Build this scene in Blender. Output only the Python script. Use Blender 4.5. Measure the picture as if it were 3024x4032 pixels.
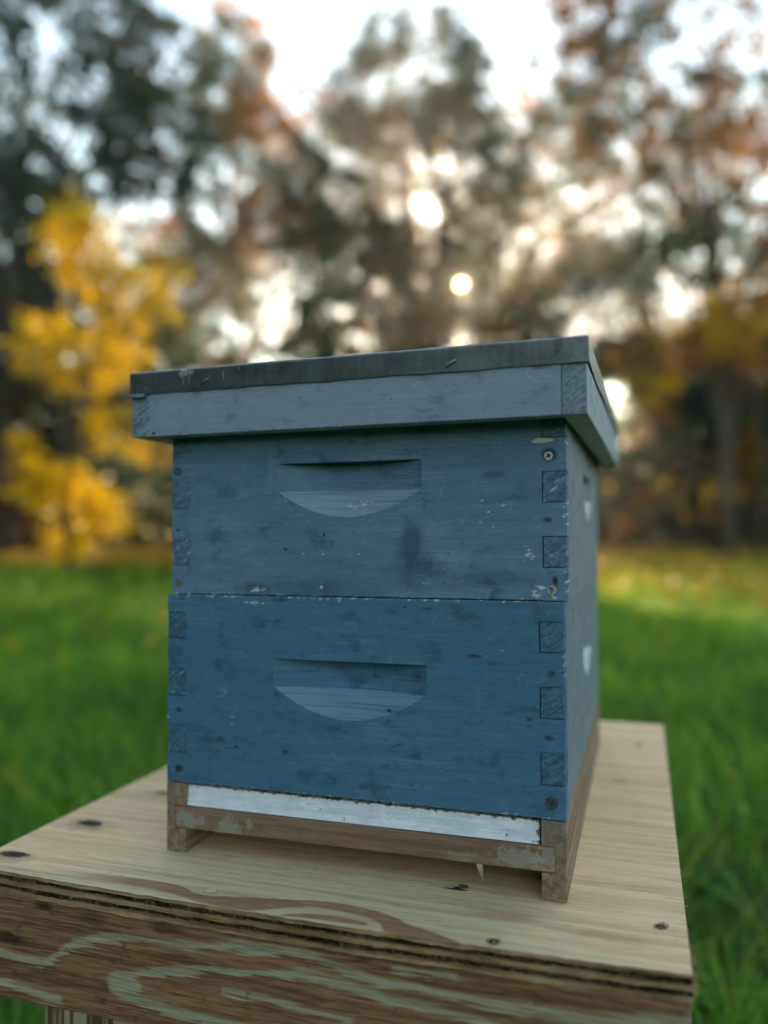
import bpy, math, random
import numpy as np
from mathutils import Matrix, Vector

for o in list(bpy.data.objects):
    bpy.data.objects.remove(o)
SC = bpy.context.scene
COL = SC.collection
R = math.radians

# ------------------------------------------------------------------ camera
CAM = (0.4114, -0.6335, 0.2826)
YAW, PITCH, ROLL = 0.3113, 0.0308, -0.0053
cd = bpy.data.cameras.new('camera')
cam = bpy.data.objects.new('camera', cd)
COL.objects.link(cam)
fw = Vector((-math.sin(YAW) * math.cos(PITCH), math.cos(YAW) * math.cos(PITCH), math.sin(PITCH)))
rt0 = Vector((math.cos(YAW), math.sin(YAW), 0))
up0 = rt0.cross(fw)
rt = rt0 * math.cos(ROLL) + up0 * math.sin(ROLL)
up = up0 * math.cos(ROLL) - rt0 * math.sin(ROLL)
M4 = Matrix((rt, up, -fw)).transposed().to_4x4()
M4.translation = CAM
cam.matrix_world = M4
cd.sensor_fit = 'HORIZONTAL'
cd.sensor_width = 24.0
cd.lens = 24.91
cd.clip_start = 0.02
cd.clip_end = 6000
cd.dof.use_dof = True
cd.dof.focus_distance = 0.645
cd.dof.aperture_fstop = 24.91 / 15.5
SC.camera = cam

# ------------------------------------------------------------------ sky and sun
SUN_EL, SUN_AZ = 17.6, -12.2          # degrees; azimuth from +Y towards +X
world = bpy.data.worlds.new('World')
SC.world = world
world.use_nodes = True
wt = world.node_tree
for n in list(wt.nodes):
    wt.nodes.remove(n)
wo = wt.nodes.new('ShaderNodeOutputWorld')
wb = wt.nodes.new('ShaderNodeBackground')
ws = wt.nodes.new('ShaderNodeTexSky')
ws.sky_type = 'NISHITA'
ws.sun_disc = False
ws.sun_elevation = R(SUN_EL)
ws.sun_rotation = R(SUN_AZ)
ws.air_density = 1.4
ws.dust_density = 0.05
ws.ozone_density = 1.2
wb.inputs['Strength'].default_value = 0.15
wt.links.new(ws.outputs[0], wb.inputs['Color'])
wt.links.new(wb.outputs[0], wo.inputs['Surface'])
sd = bpy.data.lights.new('sun', 'SUN')
sd.energy = 5.0
sd.angle = R(1.5)          # veiled by evening haze
sd.color = (1.0, 0.80, 0.58)
sun = bpy.data.objects.new('sun', sd)
COL.objects.link(sun)
SUN_DIR = Vector((math.sin(R(SUN_AZ)) * math.cos(R(SUN_EL)), math.cos(R(SUN_AZ)) * math.cos(R(SUN_EL)), math.sin(R(SUN_EL))))
sun.rotation_euler = SUN_DIR.to_track_quat('Z', 'Y').to_euler()

SC.view_settings.view_transform = 'Standard'
SC.view_settings.look = 'None'
SC.view_settings.exposure = 1.78
SC.view_settings.gamma = 1.0
SC.view_settings.use_curve_mapping = False
SC.view_settings.use_white_balance = True      # the camera's white balance for shade
SC.view_settings.white_balance_temperature = 7900
SC.render.engine = 'CYCLES'
SC.cycles.use_denoising = True
SC.cycles.max_bounces = 4
SC.cycles.diffuse_bounces = 3
SC.cycles.glossy_bounces = 2
SC.cycles.transmission_bounces = 3
SC.cycles.use_adaptive_sampling = True
SC.cycles.adaptive_threshold = 0.02
SC.cycles.adaptive_min_samples = 32
SC.cycles.volume_bounces = 0
SC.cycles.transparent_max_bounces = 8
SC.cycles.sample_clamp_indirect = 6.0


# ------------------------------------------------------------------ node expression helper
class V:
    """a float socket that supports arithmetic"""
    def __init__(s, t, sock):
        s.t, s.s = t, sock

    def _m(s, op, *a, clamp=False):
        n = s.t.nodes.new('ShaderNodeMath')
        n.operation = op
        n.use_clamp = clamp
        for i, q in enumerate((s,) + a):
            if isinstance(q, V):
                s.t.links.new(q.s, n.inputs[i])
            else:
                n.inputs[i].default_value = float(q)
        return V(s.t, n.outputs[0])

    def __add__(s, o): return s._m('ADD', o)
    __radd__ = __add__
    def __mul__(s, o): return s._m('MULTIPLY', o)
    __rmul__ = __mul__
    def __sub__(s, o): return s._m('SUBTRACT', o)
    def __rsub__(s, o): return s._m('MULTIPLY', -1.0)._m('ADD', o)
    def __truediv__(s, o): return s._m('DIVIDE', o)
    def abs(s): return s._m('ABSOLUTE')
    def sqrt(s): return s._m('SQRT')
    def max(s, o): return s._m('MAXIMUM', o)
    def min(s, o): return s._m('MINIMUM', o)
    def clamp(s): return s._m('ADD', 0.0, clamp=True)

    def ss(s, a, b, lo=0.0, hi=1.0):
        n = s.t.nodes.new('ShaderNodeMapRange')
        n.interpolation_type = 'SMOOTHSTEP'
        s.t.links.new(s.s, n.inputs[0])
        if a > b:
            a, b, lo, hi = b, a, hi, lo
        for i, q in enumerate((a, b, lo, hi)):
            n.inputs[1 + i].default_value = q
        return V(s.t, n.outputs[0])

    def curve(s, pts, x0, x1, y0, y1):
        n = s.t.nodes.new('ShaderNodeFloatCurve')
        s.t.links.new(((s - x0) / (x1 - x0)).s, n.inputs['Value'])
        c = n.mapping.curves[0]
        q = sorted(((a - x0) / (x1 - x0), (b - y0) / (y1 - y0)) for a, b in pts)
        c.points[0].location = q[0]
        c.points[1].location = q[-1]
        for a in q[1:-1]:
            c.points.new(*a)
        n.mapping.extend = 'HORIZONTAL'
        n.mapping.update()
        return V(s.t, n.outputs[0]) * (y1 - y0) + y0


class Mat:
    def __init__(s, name):
        s.m = bpy.data.materials.new(name)
        s.m.use_nodes = True
        s.t = s.m.node_tree
        for n in list(s.t.nodes):
            s.t.nodes.remove(n)
        s.out = s.t.nodes.new('ShaderNodeOutputMaterial')

    def new(s, k): return s.t.nodes.new(k)
    def link(s, a, b): s.t.links.new(a, b)

    def coords(s, off=(0, 0, 0)):
        tc = s.new('ShaderNodeTexCoord')
        sp = s.new('ShaderNodeSeparateXYZ')
        s.link(tc.outputs['Object'], sp.inputs[0])
        return [V(s.t, sp.outputs[i]) + off[i] for i in range(3)]

    def noise(s, x, y, z, scale=1.0, detail=2.0, rough=0.5, dist=0.0):
        c = s.new('ShaderNodeCombineXYZ')
        for i, q in enumerate((x, y, z)):
            if isinstance(q, V):
                s.link(q.s, c.inputs[i])
            else:
                c.inputs[i].default_value = q
        n = s.new('ShaderNodeTexNoise')
        s.link(c.outputs[0], n.inputs['Vector'])
        n.inputs['Scale'].default_value = scale
        n.inputs['Detail'].default_value = detail
        n.inputs['Roughness'].default_value = rough
        n.inputs['Distortion'].default_value = dist
        return V(s.t, n.outputs[0])

    def mix(s, a, b, f):
        n = s.new('ShaderNodeMix')
        n.data_type = 'RGBA'
        if isinstance(f, V):
            s.link(f.s, n.inputs[0])
        else:
            n.inputs[0].default_value = f
        for i, q in ((6, a), (7, b)):
            if isinstance(q, tuple):
                n.inputs[i].default_value = q + (1.0,)
            else:
                s.link(q, n.inputs[i])
        return n.outputs[2]

    def bsdf(s, color, rough=0.6, metal=0.0, spec=0.5, bump=None, bstr=0.5, bdist=0.001):
        b = s.new('ShaderNodeBsdfPrincipled')
        if isinstance(color, tuple):
            b.inputs['Base Color'].default_value = color + (1.0,)
        else:
            s.link(color, b.inputs['Base Color'])
        for k, q in (('Roughness', rough), ('Metallic', metal)):
            if isinstance(q, V):
                s.link(q.s, b.inputs[k])
            else:
                b.inputs[k].default_value = q
        b.inputs['Specular IOR Level'].default_value = spec
        if bump is not None:
            n = s.new('ShaderNodeBump')
            n.inputs['Strength'].default_value = bstr
            n.inputs['Distance'].default_value = bdist
            s.link(bump.s, n.inputs['Height'])
            s.link(n.outputs[0], b.inputs['Normal'])
        s.link(b.outputs[0], s.out.inputs['Surface'])
        return b


def ell(x, z, cx, cz, rx, rz, n=None, na=0.0, soft=0.5):
    """soft ellipse mask with a noise-broken outline"""
    dx, dz = (x - cx) / rx, (z - cz) / rz
    d = (dx * dx + dz * dz).sqrt()
    if n is not None:
        d = d + (n - 0.5) * na
    return d.ss(1.0, 1.0 - soft)


# ------------------------------------------------------------------ materials
W, L, TH = 0.3535, 0.5, 0.019
PRIMER = (0.50, 0.51, 0.51)


def blue_paint(name, off, base, dark, light, seed, zr=None, xr=(0.0, W), axis='x', chips=(), stains=(), scuff=0.0, soil=0.0, scoop_light=None):
    m = Mat(name)
    x, y, z = m.coords(off)
    u = x if axis == 'x' else y
    sx = seed * 3.71
    big = m.noise(u + sx, z, seed, 7.0, 3.0, 0.6)
    patch = m.noise((u + sx) * 30.0, z * 45.0, seed, 1.0, 3.0, 0.6)
    streak = m.noise((u + sx) * 9.0, z * 130.0, seed, 1.0, 3.0, 0.6)
    brush = m.noise((u + sx) * 26.0, z * 620.0, y * 40.0 if axis == 'x' else x * 40.0, 1.0, 2.0, 0.6)
    fine = m.noise((u + sx) * 260.0, z * 420.0, seed, 1.0, 2.0, 0.6)
    tone = (big * 0.45 + streak * 0.45 + brush * 0.35 + 0.0)
    c = m.mix(dark, base, tone.ss(0.34, 0.66))
    c = m.mix(c, light, tone.ss(0.62, 0.86) * 0.8)
    # darker worn smudges, dirt spots and small pale nicks
    c = m.mix(c, tuple(q * 0.55 for q in dark), patch.ss(0.54, 0.70) * 0.55)
    blot = m.noise((u + sx) * 75.0, z * 120.0, seed + 21, 1.0, 4.0, 0.7, 0.6)
    c = m.mix(c, tuple(q * 0.5 for q in dark), blot.ss(0.57, 0.68) * big.ss(0.35, 0.62) * 0.55)
    c = m.mix(c, light, blot.ss(0.44, 0.34) * 0.35)
    # fine curling scratches
    sn = m.noise((u + sx) * 16.0, z * 24.0, seed + 31, 1.0, 2.0, 0.5, 0.8)
    sk = m.noise(u + sx, z, seed + 33, 38.0, 3.0, 0.6)
    scr = (sn - 0.5).abs().ss(0.0045, 0.0012) * sk.ss(0.57, 0.66)
    c = m.mix(c, tuple(min(1.0, q * 1.7 + 0.05) for q in light), scr * 0.35)
    scr2 = (sn - 0.43).abs().ss(0.005, 0.0015) * sk.ss(0.43, 0.34)
    c = m.mix(c, tuple(q * 0.4 for q in dark), scr2 * 0.7)
    spots = m.noise(u + sx, z, seed + 4, 330.0, 1.0, 0.4)
    c = m.mix(c, (0.012, 0.014, 0.016), spots.ss(0.755, 0.80) * 0.85)
    drips = m.noise((u + sx) * 85.0, z * 9.0, seed + 2, 1.0, 2.0, 0.5)
    c = m.mix(c, light, drips.ss(0.66, 0.80) * 0.30)
    brk = m.noise((u + sx) * 150.0, z * 420.0, seed + 8, 1.0, 3.0, 0.65)
    brk2 = m.noise(u + sx, z, seed + 6, 210.0, 3.0, 0.65)
    thr = 0.0
    if zr:
        e = (z - zr[0]).min(zr[1] - z)
        ez = e.ss(0.0045, 0.0002)
        thr = ez * 0.19
    if xr:
        ex = (u - xr[0]).min(xr[1] - u)
        w2 = ex.ss(0.004, 0.0) * 0.16
        thr = w2 if not isinstance(thr, V) else thr.max(w2)
    for (cx, cz, rx, rz, a) in chips:
        q = ell(u, z, cx, cz, rx, rz, brk2, 0.8, 0.7) * a
        thr = thr.max(q) if isinstance(thr, V) else q
    nick = brk * 0.55 + brk2 * 0.45
    if not isinstance(thr, V):
        thr = nick * 0.0
    chip = (nick + thr + scuff + 0.012).ss(0.735, 0.765)
    n3 = m.noise(u + sx, z, seed + 1, 55.0, 3.0, 0.6)
    for (cx, cz, rx, rz, a, colr) in stains:
        c = m.mix(c, colr, ell(u, z, cx, cz, rx, rz, n3, 1.5, 0.75) * a)
    if soil:
        soiln = m.noise(u + sx, z, seed + 12, 28.0, 4.0, 0.65)
        c = m.mix(c, (0.05, 0.055, 0.05), soiln.ss(0.5, 0.75) * soil)
    if scoop_light:      # sky light painted pale into the up-turned lower scoop, with some wear
        cx, zb_, a_, drop, colr, amt = scoop_light
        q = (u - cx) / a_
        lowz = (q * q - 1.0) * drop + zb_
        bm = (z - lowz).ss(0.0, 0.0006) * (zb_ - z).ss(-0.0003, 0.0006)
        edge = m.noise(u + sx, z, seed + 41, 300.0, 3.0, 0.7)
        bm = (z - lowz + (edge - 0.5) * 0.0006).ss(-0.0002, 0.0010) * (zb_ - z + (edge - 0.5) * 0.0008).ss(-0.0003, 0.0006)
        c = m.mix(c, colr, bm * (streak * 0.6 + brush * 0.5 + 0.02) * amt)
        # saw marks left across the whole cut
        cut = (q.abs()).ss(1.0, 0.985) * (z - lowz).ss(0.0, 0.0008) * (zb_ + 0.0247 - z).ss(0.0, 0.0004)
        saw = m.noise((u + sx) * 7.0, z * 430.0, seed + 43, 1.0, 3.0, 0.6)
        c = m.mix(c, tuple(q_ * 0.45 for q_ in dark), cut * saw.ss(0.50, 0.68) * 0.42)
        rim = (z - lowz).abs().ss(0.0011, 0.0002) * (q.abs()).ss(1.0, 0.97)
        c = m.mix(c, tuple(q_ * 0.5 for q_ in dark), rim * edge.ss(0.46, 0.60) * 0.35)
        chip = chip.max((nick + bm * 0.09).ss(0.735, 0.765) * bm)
    c = m.mix(c, PRIMER, chip)
    h = brush * 0.35 + fine * 0.35 + patch * 0.25 + blot * 0.3 - chip * 0.5 - scr2 * 0.2
    m.bsdf(c, rough=(patch * 0.25 + 0.5), spec=0.22, bump=h, bstr=0.55, bdist=0.0011)
    return m.m


def end_grain(name, off, base, seed, pale=0.5):
    m = Mat(name)
    x, y, z = m.coords(off)
    oi = m.new('ShaderNodeObjectInfo')
    rv = V(m.t, oi.outputs['Random'])
    a = m.noise(x, z, rv * 40.0, 260.0, 4.0, 0.7)
    ring = m.noise((x * 0.8 + z * 0.6) * 60.0, (z * 0.8 - x * 0.6) * 420.0, rv * 31.0, 1.0, 2.0, 0.5)
    c = m.mix(tuple(q * 0.66 for q in base), tuple(q * 1.2 for q in base), (a * 0.55 + ring * 0.45).ss(0.40, 0.60))
    c = m.mix(c, PRIMER, (a * 0.6 + ring * 0.4 + (rv - 0.6) * 0.07).ss(0.60, 0.66) * pale)
    m.bsdf(c, rough=0.7, spec=0.3, bump=a * 0.6 + ring * 0.8, bstr=1.0, bdist=0.002)
    return m.m


def plain_wood(name, off, c1, c2, axis=0, seed=0.0, grey=0.3, residue=(), dirt=0.5):
    """sawn softwood, grain along an axis"""
    m = Mat(name)
    p = m.coords(off)
    a = p[axis]
    b, d = [p[i] for i in range(3) if i != axis]
    g = m.noise(a * 5.0 + seed, b * 140.0, d * 140.0, 1.0, 3.0, 0.6, 0.4)
    f = m.noise(a * 35.0 + seed, b * 700.0, d * 700.0, 1.0, 2.0, 0.5)
    s = m.noise(p[0], p[1], p[2] + seed, 30.0, 4.0, 0.65)
    c = m.mix(c1, c2, (g * 0.7 + f * 0.3).ss(0.38, 0.62))
    c = m.mix(c, (0.17, 0.16, 0.15), s.ss(0.45, 0.68) * grey)
    s2 = m.noise(p[0], p[1], p[2] + seed + 5, 75.0, 4.0, 0.7)
    c = m.mix(c, (0.035, 0.028, 0.022), s2.ss(0.58, 0.72) * dirt)
    for (cx, cz, rx, rz, amt) in residue:
        nn = m.noise(p[0], p[1], p[2] + 3, 150.0, 5.0, 0.72)
        c = m.mix(c, (0.30, 0.29, 0.265), ell(p[0], p[2], cx, cz, rx, rz, nn, 3.4, 0.35) * (f * 0.6 + 0.45) * amt)
    m.bsdf(c, rough=0.78, spec=0.25, bump=g * 0.6 + f * 0.5 + s2 * 0.3, bstr=0.7, bdist=0.0012)
    return m.m


def simple(name, col, rough=0.6, metal=0.0, var=0.25, scale=60.0, bstr=0.3):
    m = Mat(name)
    x, y, z = m.coords()
    n = m.noise(x, y, z, scale, 4.0, 0.65)
    c = m.mix(tuple(q * (1 - var) for q in col), tuple(min(1, q * (1 + var)) for q in col), n.ss(0.3, 0.7))
    m.bsdf(c, rough=rough, metal=metal, bump=n, bstr=bstr, bdist=0.002)
    return m.m


def leaf_mat(name, cols, trans=0.5, gloss=0.35):
    m = Mat(name)
    at = m.new('ShaderNodeAttribute')
    at.attribute_name = 'rnd'
    rp = m.new('ShaderNodeValToRGB')
    e = rp.color_ramp.elements
    e[0].position, e[0].color = 0.0, cols[0] + (1,)
    e[1].position, e[1].color = 1.0, cols[-1] + (1,)
    for i, c in enumerate(cols[1:-1]):
        q = e.new((i + 1) / (len(cols) - 1))
        q.color = c + (1,)
    m.link(at.outputs['Fac'], rp.inputs[0])
    pb = m.new('ShaderNodeBsdfPrincipled')
    m.link(rp.outputs[0], pb.inputs['Base Color'])
    pb.inputs['Roughness'].default_value = 0.5
    pb.inputs['Specular IOR Level'].default_value = gloss
    tb = m.new('ShaderNodeBsdfTranslucent')
    m.link(rp.outputs[0], tb.inputs['Color'])
    mx = m.new('ShaderNodeMixShader')
    mx.inputs[0].default_value = trans
    m.link(pb.outputs[0], mx.inputs[1])
    m.link(tb.outputs[0], mx.inputs[2])
    m.link(mx.outputs[0], m.out.inputs['Surface'])
    return m.m


# ------------------------------------------------------------------ mesh helpers
class MB:
    def __init__(s):
        s.v, s.f, s.mi = [], [], []

    def quad(s, a, b, c, d, mi=0):
        i = len(s.v)
        s.v += [a, b, c, d]
        s.f.append((i, i + 1, i + 2, i + 3))
        s.mi.append(mi)

    def box(s, x0, x1, y0, y1, z0, z1, mi=0):
        i = len(s.v)
        s.v += [(x0, y0, z0), (x1, y0, z0), (x1, y1, z0), (x0, y1, z0), (x0, y0, z1), (x1, y0, z1), (x1, y1, z1), (x0, y1, z1)]
        for q in ((0, 3, 2, 1), (4, 5, 6, 7), (0, 1, 5, 4), (1, 2, 6, 5), (2, 3, 7, 6), (3, 0, 4, 7)):
            s.f.append(tuple(i + k for k in q))
            s.mi.append(mi)

    def tube(s, pts, rad, n=8):
        i0 = len(s.v)
        pts = [Vector(p) for p in pts]
        for k, p in enumerate(pts):
            d = (pts[min(k + 1, len(pts) - 1)] - pts[max(k - 1, 0)]).normalized()
            a = d.orthogonal().normalized() if k == 0 else (a - d * a.dot(d)).normalized()
            b = d.cross(a)
            r = rad[k] if isinstance(rad, (list, tuple)) else rad
            for j in range(n):
                t = 2 * math.pi * j / n
                s.v.append(tuple(p + (a * math.cos(t) + b * math.sin(t)) * r))
        for k in range(len(pts) - 1):
            for j in range(n):
                s.f.append((i0 + k * n + j, i0 + k * n + (j + 1) % n, i0 + (k + 1) * n + (j + 1) % n, i0 + (k + 1) * n + j))
                s.mi.append(0)
        s.f.append(tuple(i0 + j for j in range(n))[::-1])
        s.f.append(tuple(i0 + (len(pts) - 1) * n + j for j in range(n)))
        s.mi += [0, 0]

    def mesh(s, name, mats):
        me = bpy.data.meshes.new(name)
        me.from_pydata(s.v, [], s.f)
        for m in (mats if isinstance(mats, (list, tuple)) else [mats]):
            me.materials.append(m)
        if any(s.mi):
            me.polygons.foreach_set('material_index', s.mi)
        me.update()
        return me

    def build(s, name, mats, parent=None, bevel=0.0, smooth=False, seg=2):
        o = bpy.data.objects.new(name, s.mesh(name, mats))
        COL.objects.link(o)
        o.parent = parent
        if smooth:
            o.data.polygons.foreach_set('use_smooth', [True] * len(o.data.polygons))
        if bevel:
            b = o.modifiers.new('bevel', 'BEVEL')
            b.width = bevel
            b.segments = seg
            b.limit_method = 'ANGLE'
            b.angle_limit = R(40)
        return o


def thing(name, label, cat, loc=(0, 0, 0), rot=(0, 0, 0), group=None):
    o = bpy.data.objects.new(name, None)
    o.empty_display_size = 0.05
    COL.objects.link(o)
    o.location = loc
    o.rotation_euler = rot
    return tag(o, label, cat, group)


def tag(o, label=None, cat=None, group=None, kind=None):
    for k, q in (('label', label), ('category', cat), ('group', group), ('kind', kind)):
        if q:
            o[k] = q
    return o


def np_mesh(name, verts, loops, sizes, mat, rnd=None):
    """fast mesh: verts (n,3), flat loop indices, loop count of each face, per-face random"""
    me = bpy.data.meshes.new(name)
    me.vertices.add(len(verts))
    me.vertices.foreach_set('co', np.ascontiguousarray(verts, dtype=np.float32).ravel())
    me.loops.add(len(loops))
    me.loops.foreach_set('vertex_index', np.ascontiguousarray(loops, dtype=np.int32).ravel())
    starts = np.concatenate(([0], np.cumsum(sizes)[:-1])).astype(np.int32)
    me.polygons.add(len(sizes))
    me.polygons.foreach_set('loop_start', starts)
    me.update(calc_edges=True)
    if rnd is not None:
        at = me.attributes.new('rnd', 'FLOAT', 'FACE')
        at.data.foreach_set('value', np.ascontiguousarray(rnd, dtype=np.float32))
    me.materials.append(mat)
    return me


def copy_part(o, parent, dx=(0, 0, 0)):
    c = o.copy()
    COL.objects.link(c)
    c.parent = parent
    c.location = Vector(o.location) + Vector(dx)
    return c


# ================================================================== GROUND
GZ = -0.60


def gheight(x, y):
    d = np.hypot(x - CAM[0], y - CAM[1])
    t = np.clip((d - 7.0) / 17.0, 0, 1)
    g = GZ + 0.42 * t * t * (3 - 2 * t)
    return g + 0.025 * np.sin(x * 1.3 + 0.7) * np.cos(y * 1.1) * np.clip(d / 4, 0, 1)


def build_ground():
    rr = np.concatenate((np.linspace(0.0, 8, 24), np.linspace(9, 60, 40), np.geomspace(65, 3000, 18)))
    na = 96
    vs, lp = [], []
    for r in rr:
        for k in range(na):
            a = 2 * math.pi * k / na
            x, y = CAM[0] + r * math.sin(a), CAM[1] + r * math.cos(a)
            vs.append((x, y, float(gheight(np.float64(x), np.float64(y)))))
    for i in range(len(rr) - 1):
        for k in range(na):
            lp += [i * na + k, i * na + (k + 1) % na, (i + 1) * na + (k + 1) % na, (i + 1) * na + k]
    m = Mat('meadow_soil')
    x, y, z = m.coords()
    n1 = m.noise(x, y, 0.0, 0.35, 4.0, 0.6)
    n2 = m.noise(x, y, 1.0, 9.0, 5.0, 0.7)
    c = m.mix((0.018, 0.045, 0.008), (0.035, 0.085, 0.012), n2.ss(0.35, 0.65))
    c = m.mix(c, (0.055, 0.045, 0.022), n2.ss(0.60, 0.75) * 0.7)
    # sunlit far grass painted straw-coloured towards the edge of the wood
    dd = (x * x + y * y).sqrt()
    c = m.mix(c, (0.20, 0.16, 0.03), dd.ss(14.0, 20.0) * n1.ss(0.30, 0.55) * 0.85)
    m.bsdf(c, rough=0.9, spec=0.1, bump=n2, bstr=0.6, bdist=0.03)
    me = np_mesh('ground', np.array(vs), np.array(lp), np.full(len(lp) // 4, 4), m.m)
    o = bpy.data.objects.new('ground', me)
    COL.objects.link(o)
    tag(o, 'green meadow ground rising gently to the edge of the wood', None, None, 'structure')


build_ground()

# ================================================================== TABLE
TX0, TX1, TY0, TY1, TT = -0.151, 0.439, -0.0775, 0.633, 0.0187


def front_y(x):
    q = (x - 0.144) / 0.295
    return TY0 - 0.0065 * max(0.0, 1 - q * q)


def ply_top_mat():
    m = Mat('plywood_face_veneer')
    x, y, z = m.coords()
    wob = m.noise(x * 10.0, y * 60.0, 0.0, 1.0, 3.0, 0.6)
    wv = (wob - 0.5) * 0.010
    g = m.noise(x * 4.0, y * 120.0, 1.0, 1.0, 3.0, 0.6, 0.3)
    f = m.noise(x * 45.0, y * 760.0, 2.0, 1.0, 2.0, 0.6)
    big = m.noise(x, y, 3.0, 7.0, 3.0, 0.6)
    tan1, tan2 = (0.85, 0.585, 0.35), (0.62, 0.395, 0.22)
    c = m.mix(tan2, tan1, (g * 0.6 + f * 0.4).ss(0.36, 0.60))
    # cathedral growth rings further back run across the sheet
    rings = m.noise(x * 1.6, (y + wv * 2) * 26.0, 6.0, 1.0, 2.0, 0.5)
    c = m.mix(c, (0.36, 0.235, 0.15), rings.ss(0.60, 0.70) * y.ss(0.05, 0.2) * 0.55)
    # hive's greenish shade painted along the front, over some treated tint
    grn_shade = ((y + (big - 0.5) * 0.10) - 0.045).ss(0.0, -0.06) * x.ss(0.40, 0.29) * x.ss(-0.08, 0.03)
    strip = y.ss(-0.058, -0.075) * x.ss(0.45, 0.33)
    c = m.mix(c, m.mix((0.38, 0.30, 0.165), (0.60, 0.485, 0.28), (g * 0.6 + f * 0.4).ss(0.36, 0.62)), (grn_shade * 0.85).max(strip * 0.8))
    # brown latewood bands near the front edge
    xr = (-0.16, 0.45, -0.10, -0.03)
    up_ = x.curve([(-0.084, -0.0614), (-0.0516, -0.0613), (-0.0128, -0.059), (0.0237, -0.0578), (0.0398, -0.0583), (0.0587, -0.0618), (0.0753, -0.0680), (0.1031, -0.0636), (0.1276, -0.0598), (0.1517, -0.055), (0.1829, -0.0508), (0.2158, -0.0541), (0.248, -0.0669), (0.2708, -0.0747), (0.29, -0.083)], *xr)
    lo_ = x.curve([(-0.084, -0.0645), (-0.0502, -0.069), (0.0, -0.070), (0.0328, -0.0711), (0.0581, -0.075), (0.089, -0.0815), (0.1158, -0.0827), (0.1304, -0.0794), (0.1431, -0.0724), (0.1621, -0.0645), (0.1766, -0.0620), (0.204, -0.0640), (0.226, -0.0715), (0.2386, -0.0847), (0.29, -0.085)], *xr)
    yy = y + (f - 0.5) * 0.0028 + (wob - 0.5) * 0.002
    bandA = (up_ - yy).ss(-0.0006, 0.0008) * (yy - lo_).ss(-0.003, 0.002) * x.ss(-0.085, 0.02) * x.ss(0.292, 0.285)
    up2 = x.curve([(0.15, -0.0825), (0.1616, -0.0755), (0.1822, -0.0714), (0.2042, -0.0714), (0.2175, -0.077)], *xr)
    lo2 = x.curve([(0.15, -0.0835), (0.1643, -0.0812), (0.1806, -0.0800), (0.2103, -0.0788), (0.2175, -0.0782)], *xr)
    bandB = (up2 - yy).ss(-0.0004, 0.0008) * (yy - lo2).ss(-0.0006, 0.001) * x.ss(0.149, 0.152) * x.ss(0.2185, 0.216)
    br = m.mix((0.22, 0.095, 0.048), (0.35, 0.175, 0.098), (g * 0.4 + f * 0.6).ss(0.36, 0.64))
    c = m.mix(c, br, (bandA.max(bandB)) * 0.9)
    n5 = m.noise(x * 30.0, y * 90.0, 4.0, 1.0, 3.0, 0.6)
    c = m.mix(c, (0.40, 0.235, 0.15), (ell(x, y, 0.31, -0.033, 0.045, 0.011, n5, 1.2, 0.8)).max(ell(x, y, 0.385, -0.042, 0.06, 0.012, n5, 1.2, 0.8)) * 0.65)
    # knots, cracks, checks and specks
    kn = m.noise(x, y, 8.0, 90.0, 3.0, 0.6)
    for (kx, ky, rx, ry, a) in ((-0.114, 0.033, 0.042, 0.022, 0.75), (-0.127, -0.053, 0.034, 0.018, 0.7), (-0.09, 0.137, 0.045, 0.012, 0.55), (0.385, 0.33, 0.018, 0.010, 0.6)):
        c = m.mix(c, (0.30, 0.17, 0.10), ell(x, y, kx, ky, rx, ry, kn, 1.0, 0.9) * a)
    for (kx, ky, rx, ry) in ((-0.112, 0.038, 0.018, 0.0085), (-0.128, -0.047, 0.020, 0.0075), (-0.098, 0.142, 0.010, 0.0035), (0.266, 0.0, 0.013, 0.002)):
        c = m.mix(c, (0.012, 0.010, 0.010), ell(x, y, kx, ky, rx, ry, kn, 0.9, 0.4))
    spk = m.noise(x, y, 9.0, 240.0, 1.0, 0.4)
    c = m.mix(c, (0.03, 0.02, 0.015), spk.ss(0.765, 0.80) * 0.8)
    dash = m.noise(x * 70.0, y * 620.0, 11.0, 1.0, 2.0, 0.5)
    c = m.mix(c, (0.62, 0.55, 0.44), dash.ss(0.66, 0.72) * 0.55)
    dark = m.noise(x * 24.0, y * 560.0, 12.0, 1.0, 2.0, 0.5)
    c = m.mix(c, (0.14, 0.08, 0.045), dark.ss(0.64, 0.74) * 0.5)
    m.bsdf(c, rough=0.72, spec=0.3, bump=f * 0.5 + g * 0.5 + dash * 0.4 - dark * 0.4, bstr=0.6, bdist=0.0012)
    return m.m


def ply_core_mat(name, cross, seed):
    m = Mat(name)
    x, y, z = m.coords()
    if cross:   # end grain of the crossbands: coarse, dark, crumbly
        a = m.noise(x + seed, y, z * 1.2, 300.0, 4.0, 0.75)
        b = m.noise(x + seed, y, z, 34.0, 4.0, 0.7)
        c = m.mix((0.018, 0.011, 0.007), (0.16, 0.10, 0.055), (a * 0.55 + b * 0.45).ss(0.42, 0.62))
        c = m.mix(c, (0.34, 0.26, 0.13), a.ss(0.57, 0.72) * 0.8)
        m.bsdf(c, rough=0.9, spec=0.1, bump=a + b, bstr=1.0, bdist=0.003)
    else:
        g = m.noise(x * 14.0 + seed, y * 200.0, z * 900.0, 1.0, 3.0, 0.6)
        b = m.noise(x + seed, y, z, 22.0, 4.0, 0.7)
        c = m.mix((0.19, 0.105, 0.05), (0.45, 0.30, 0.16), (g * 0.5 + b * 0.5).ss(0.38, 0.62))
        m.bsdf(c, rough=0.85, spec=0.15, bump=g, bstr=0.8, bdist=0.0015)
    return m.m


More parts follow.
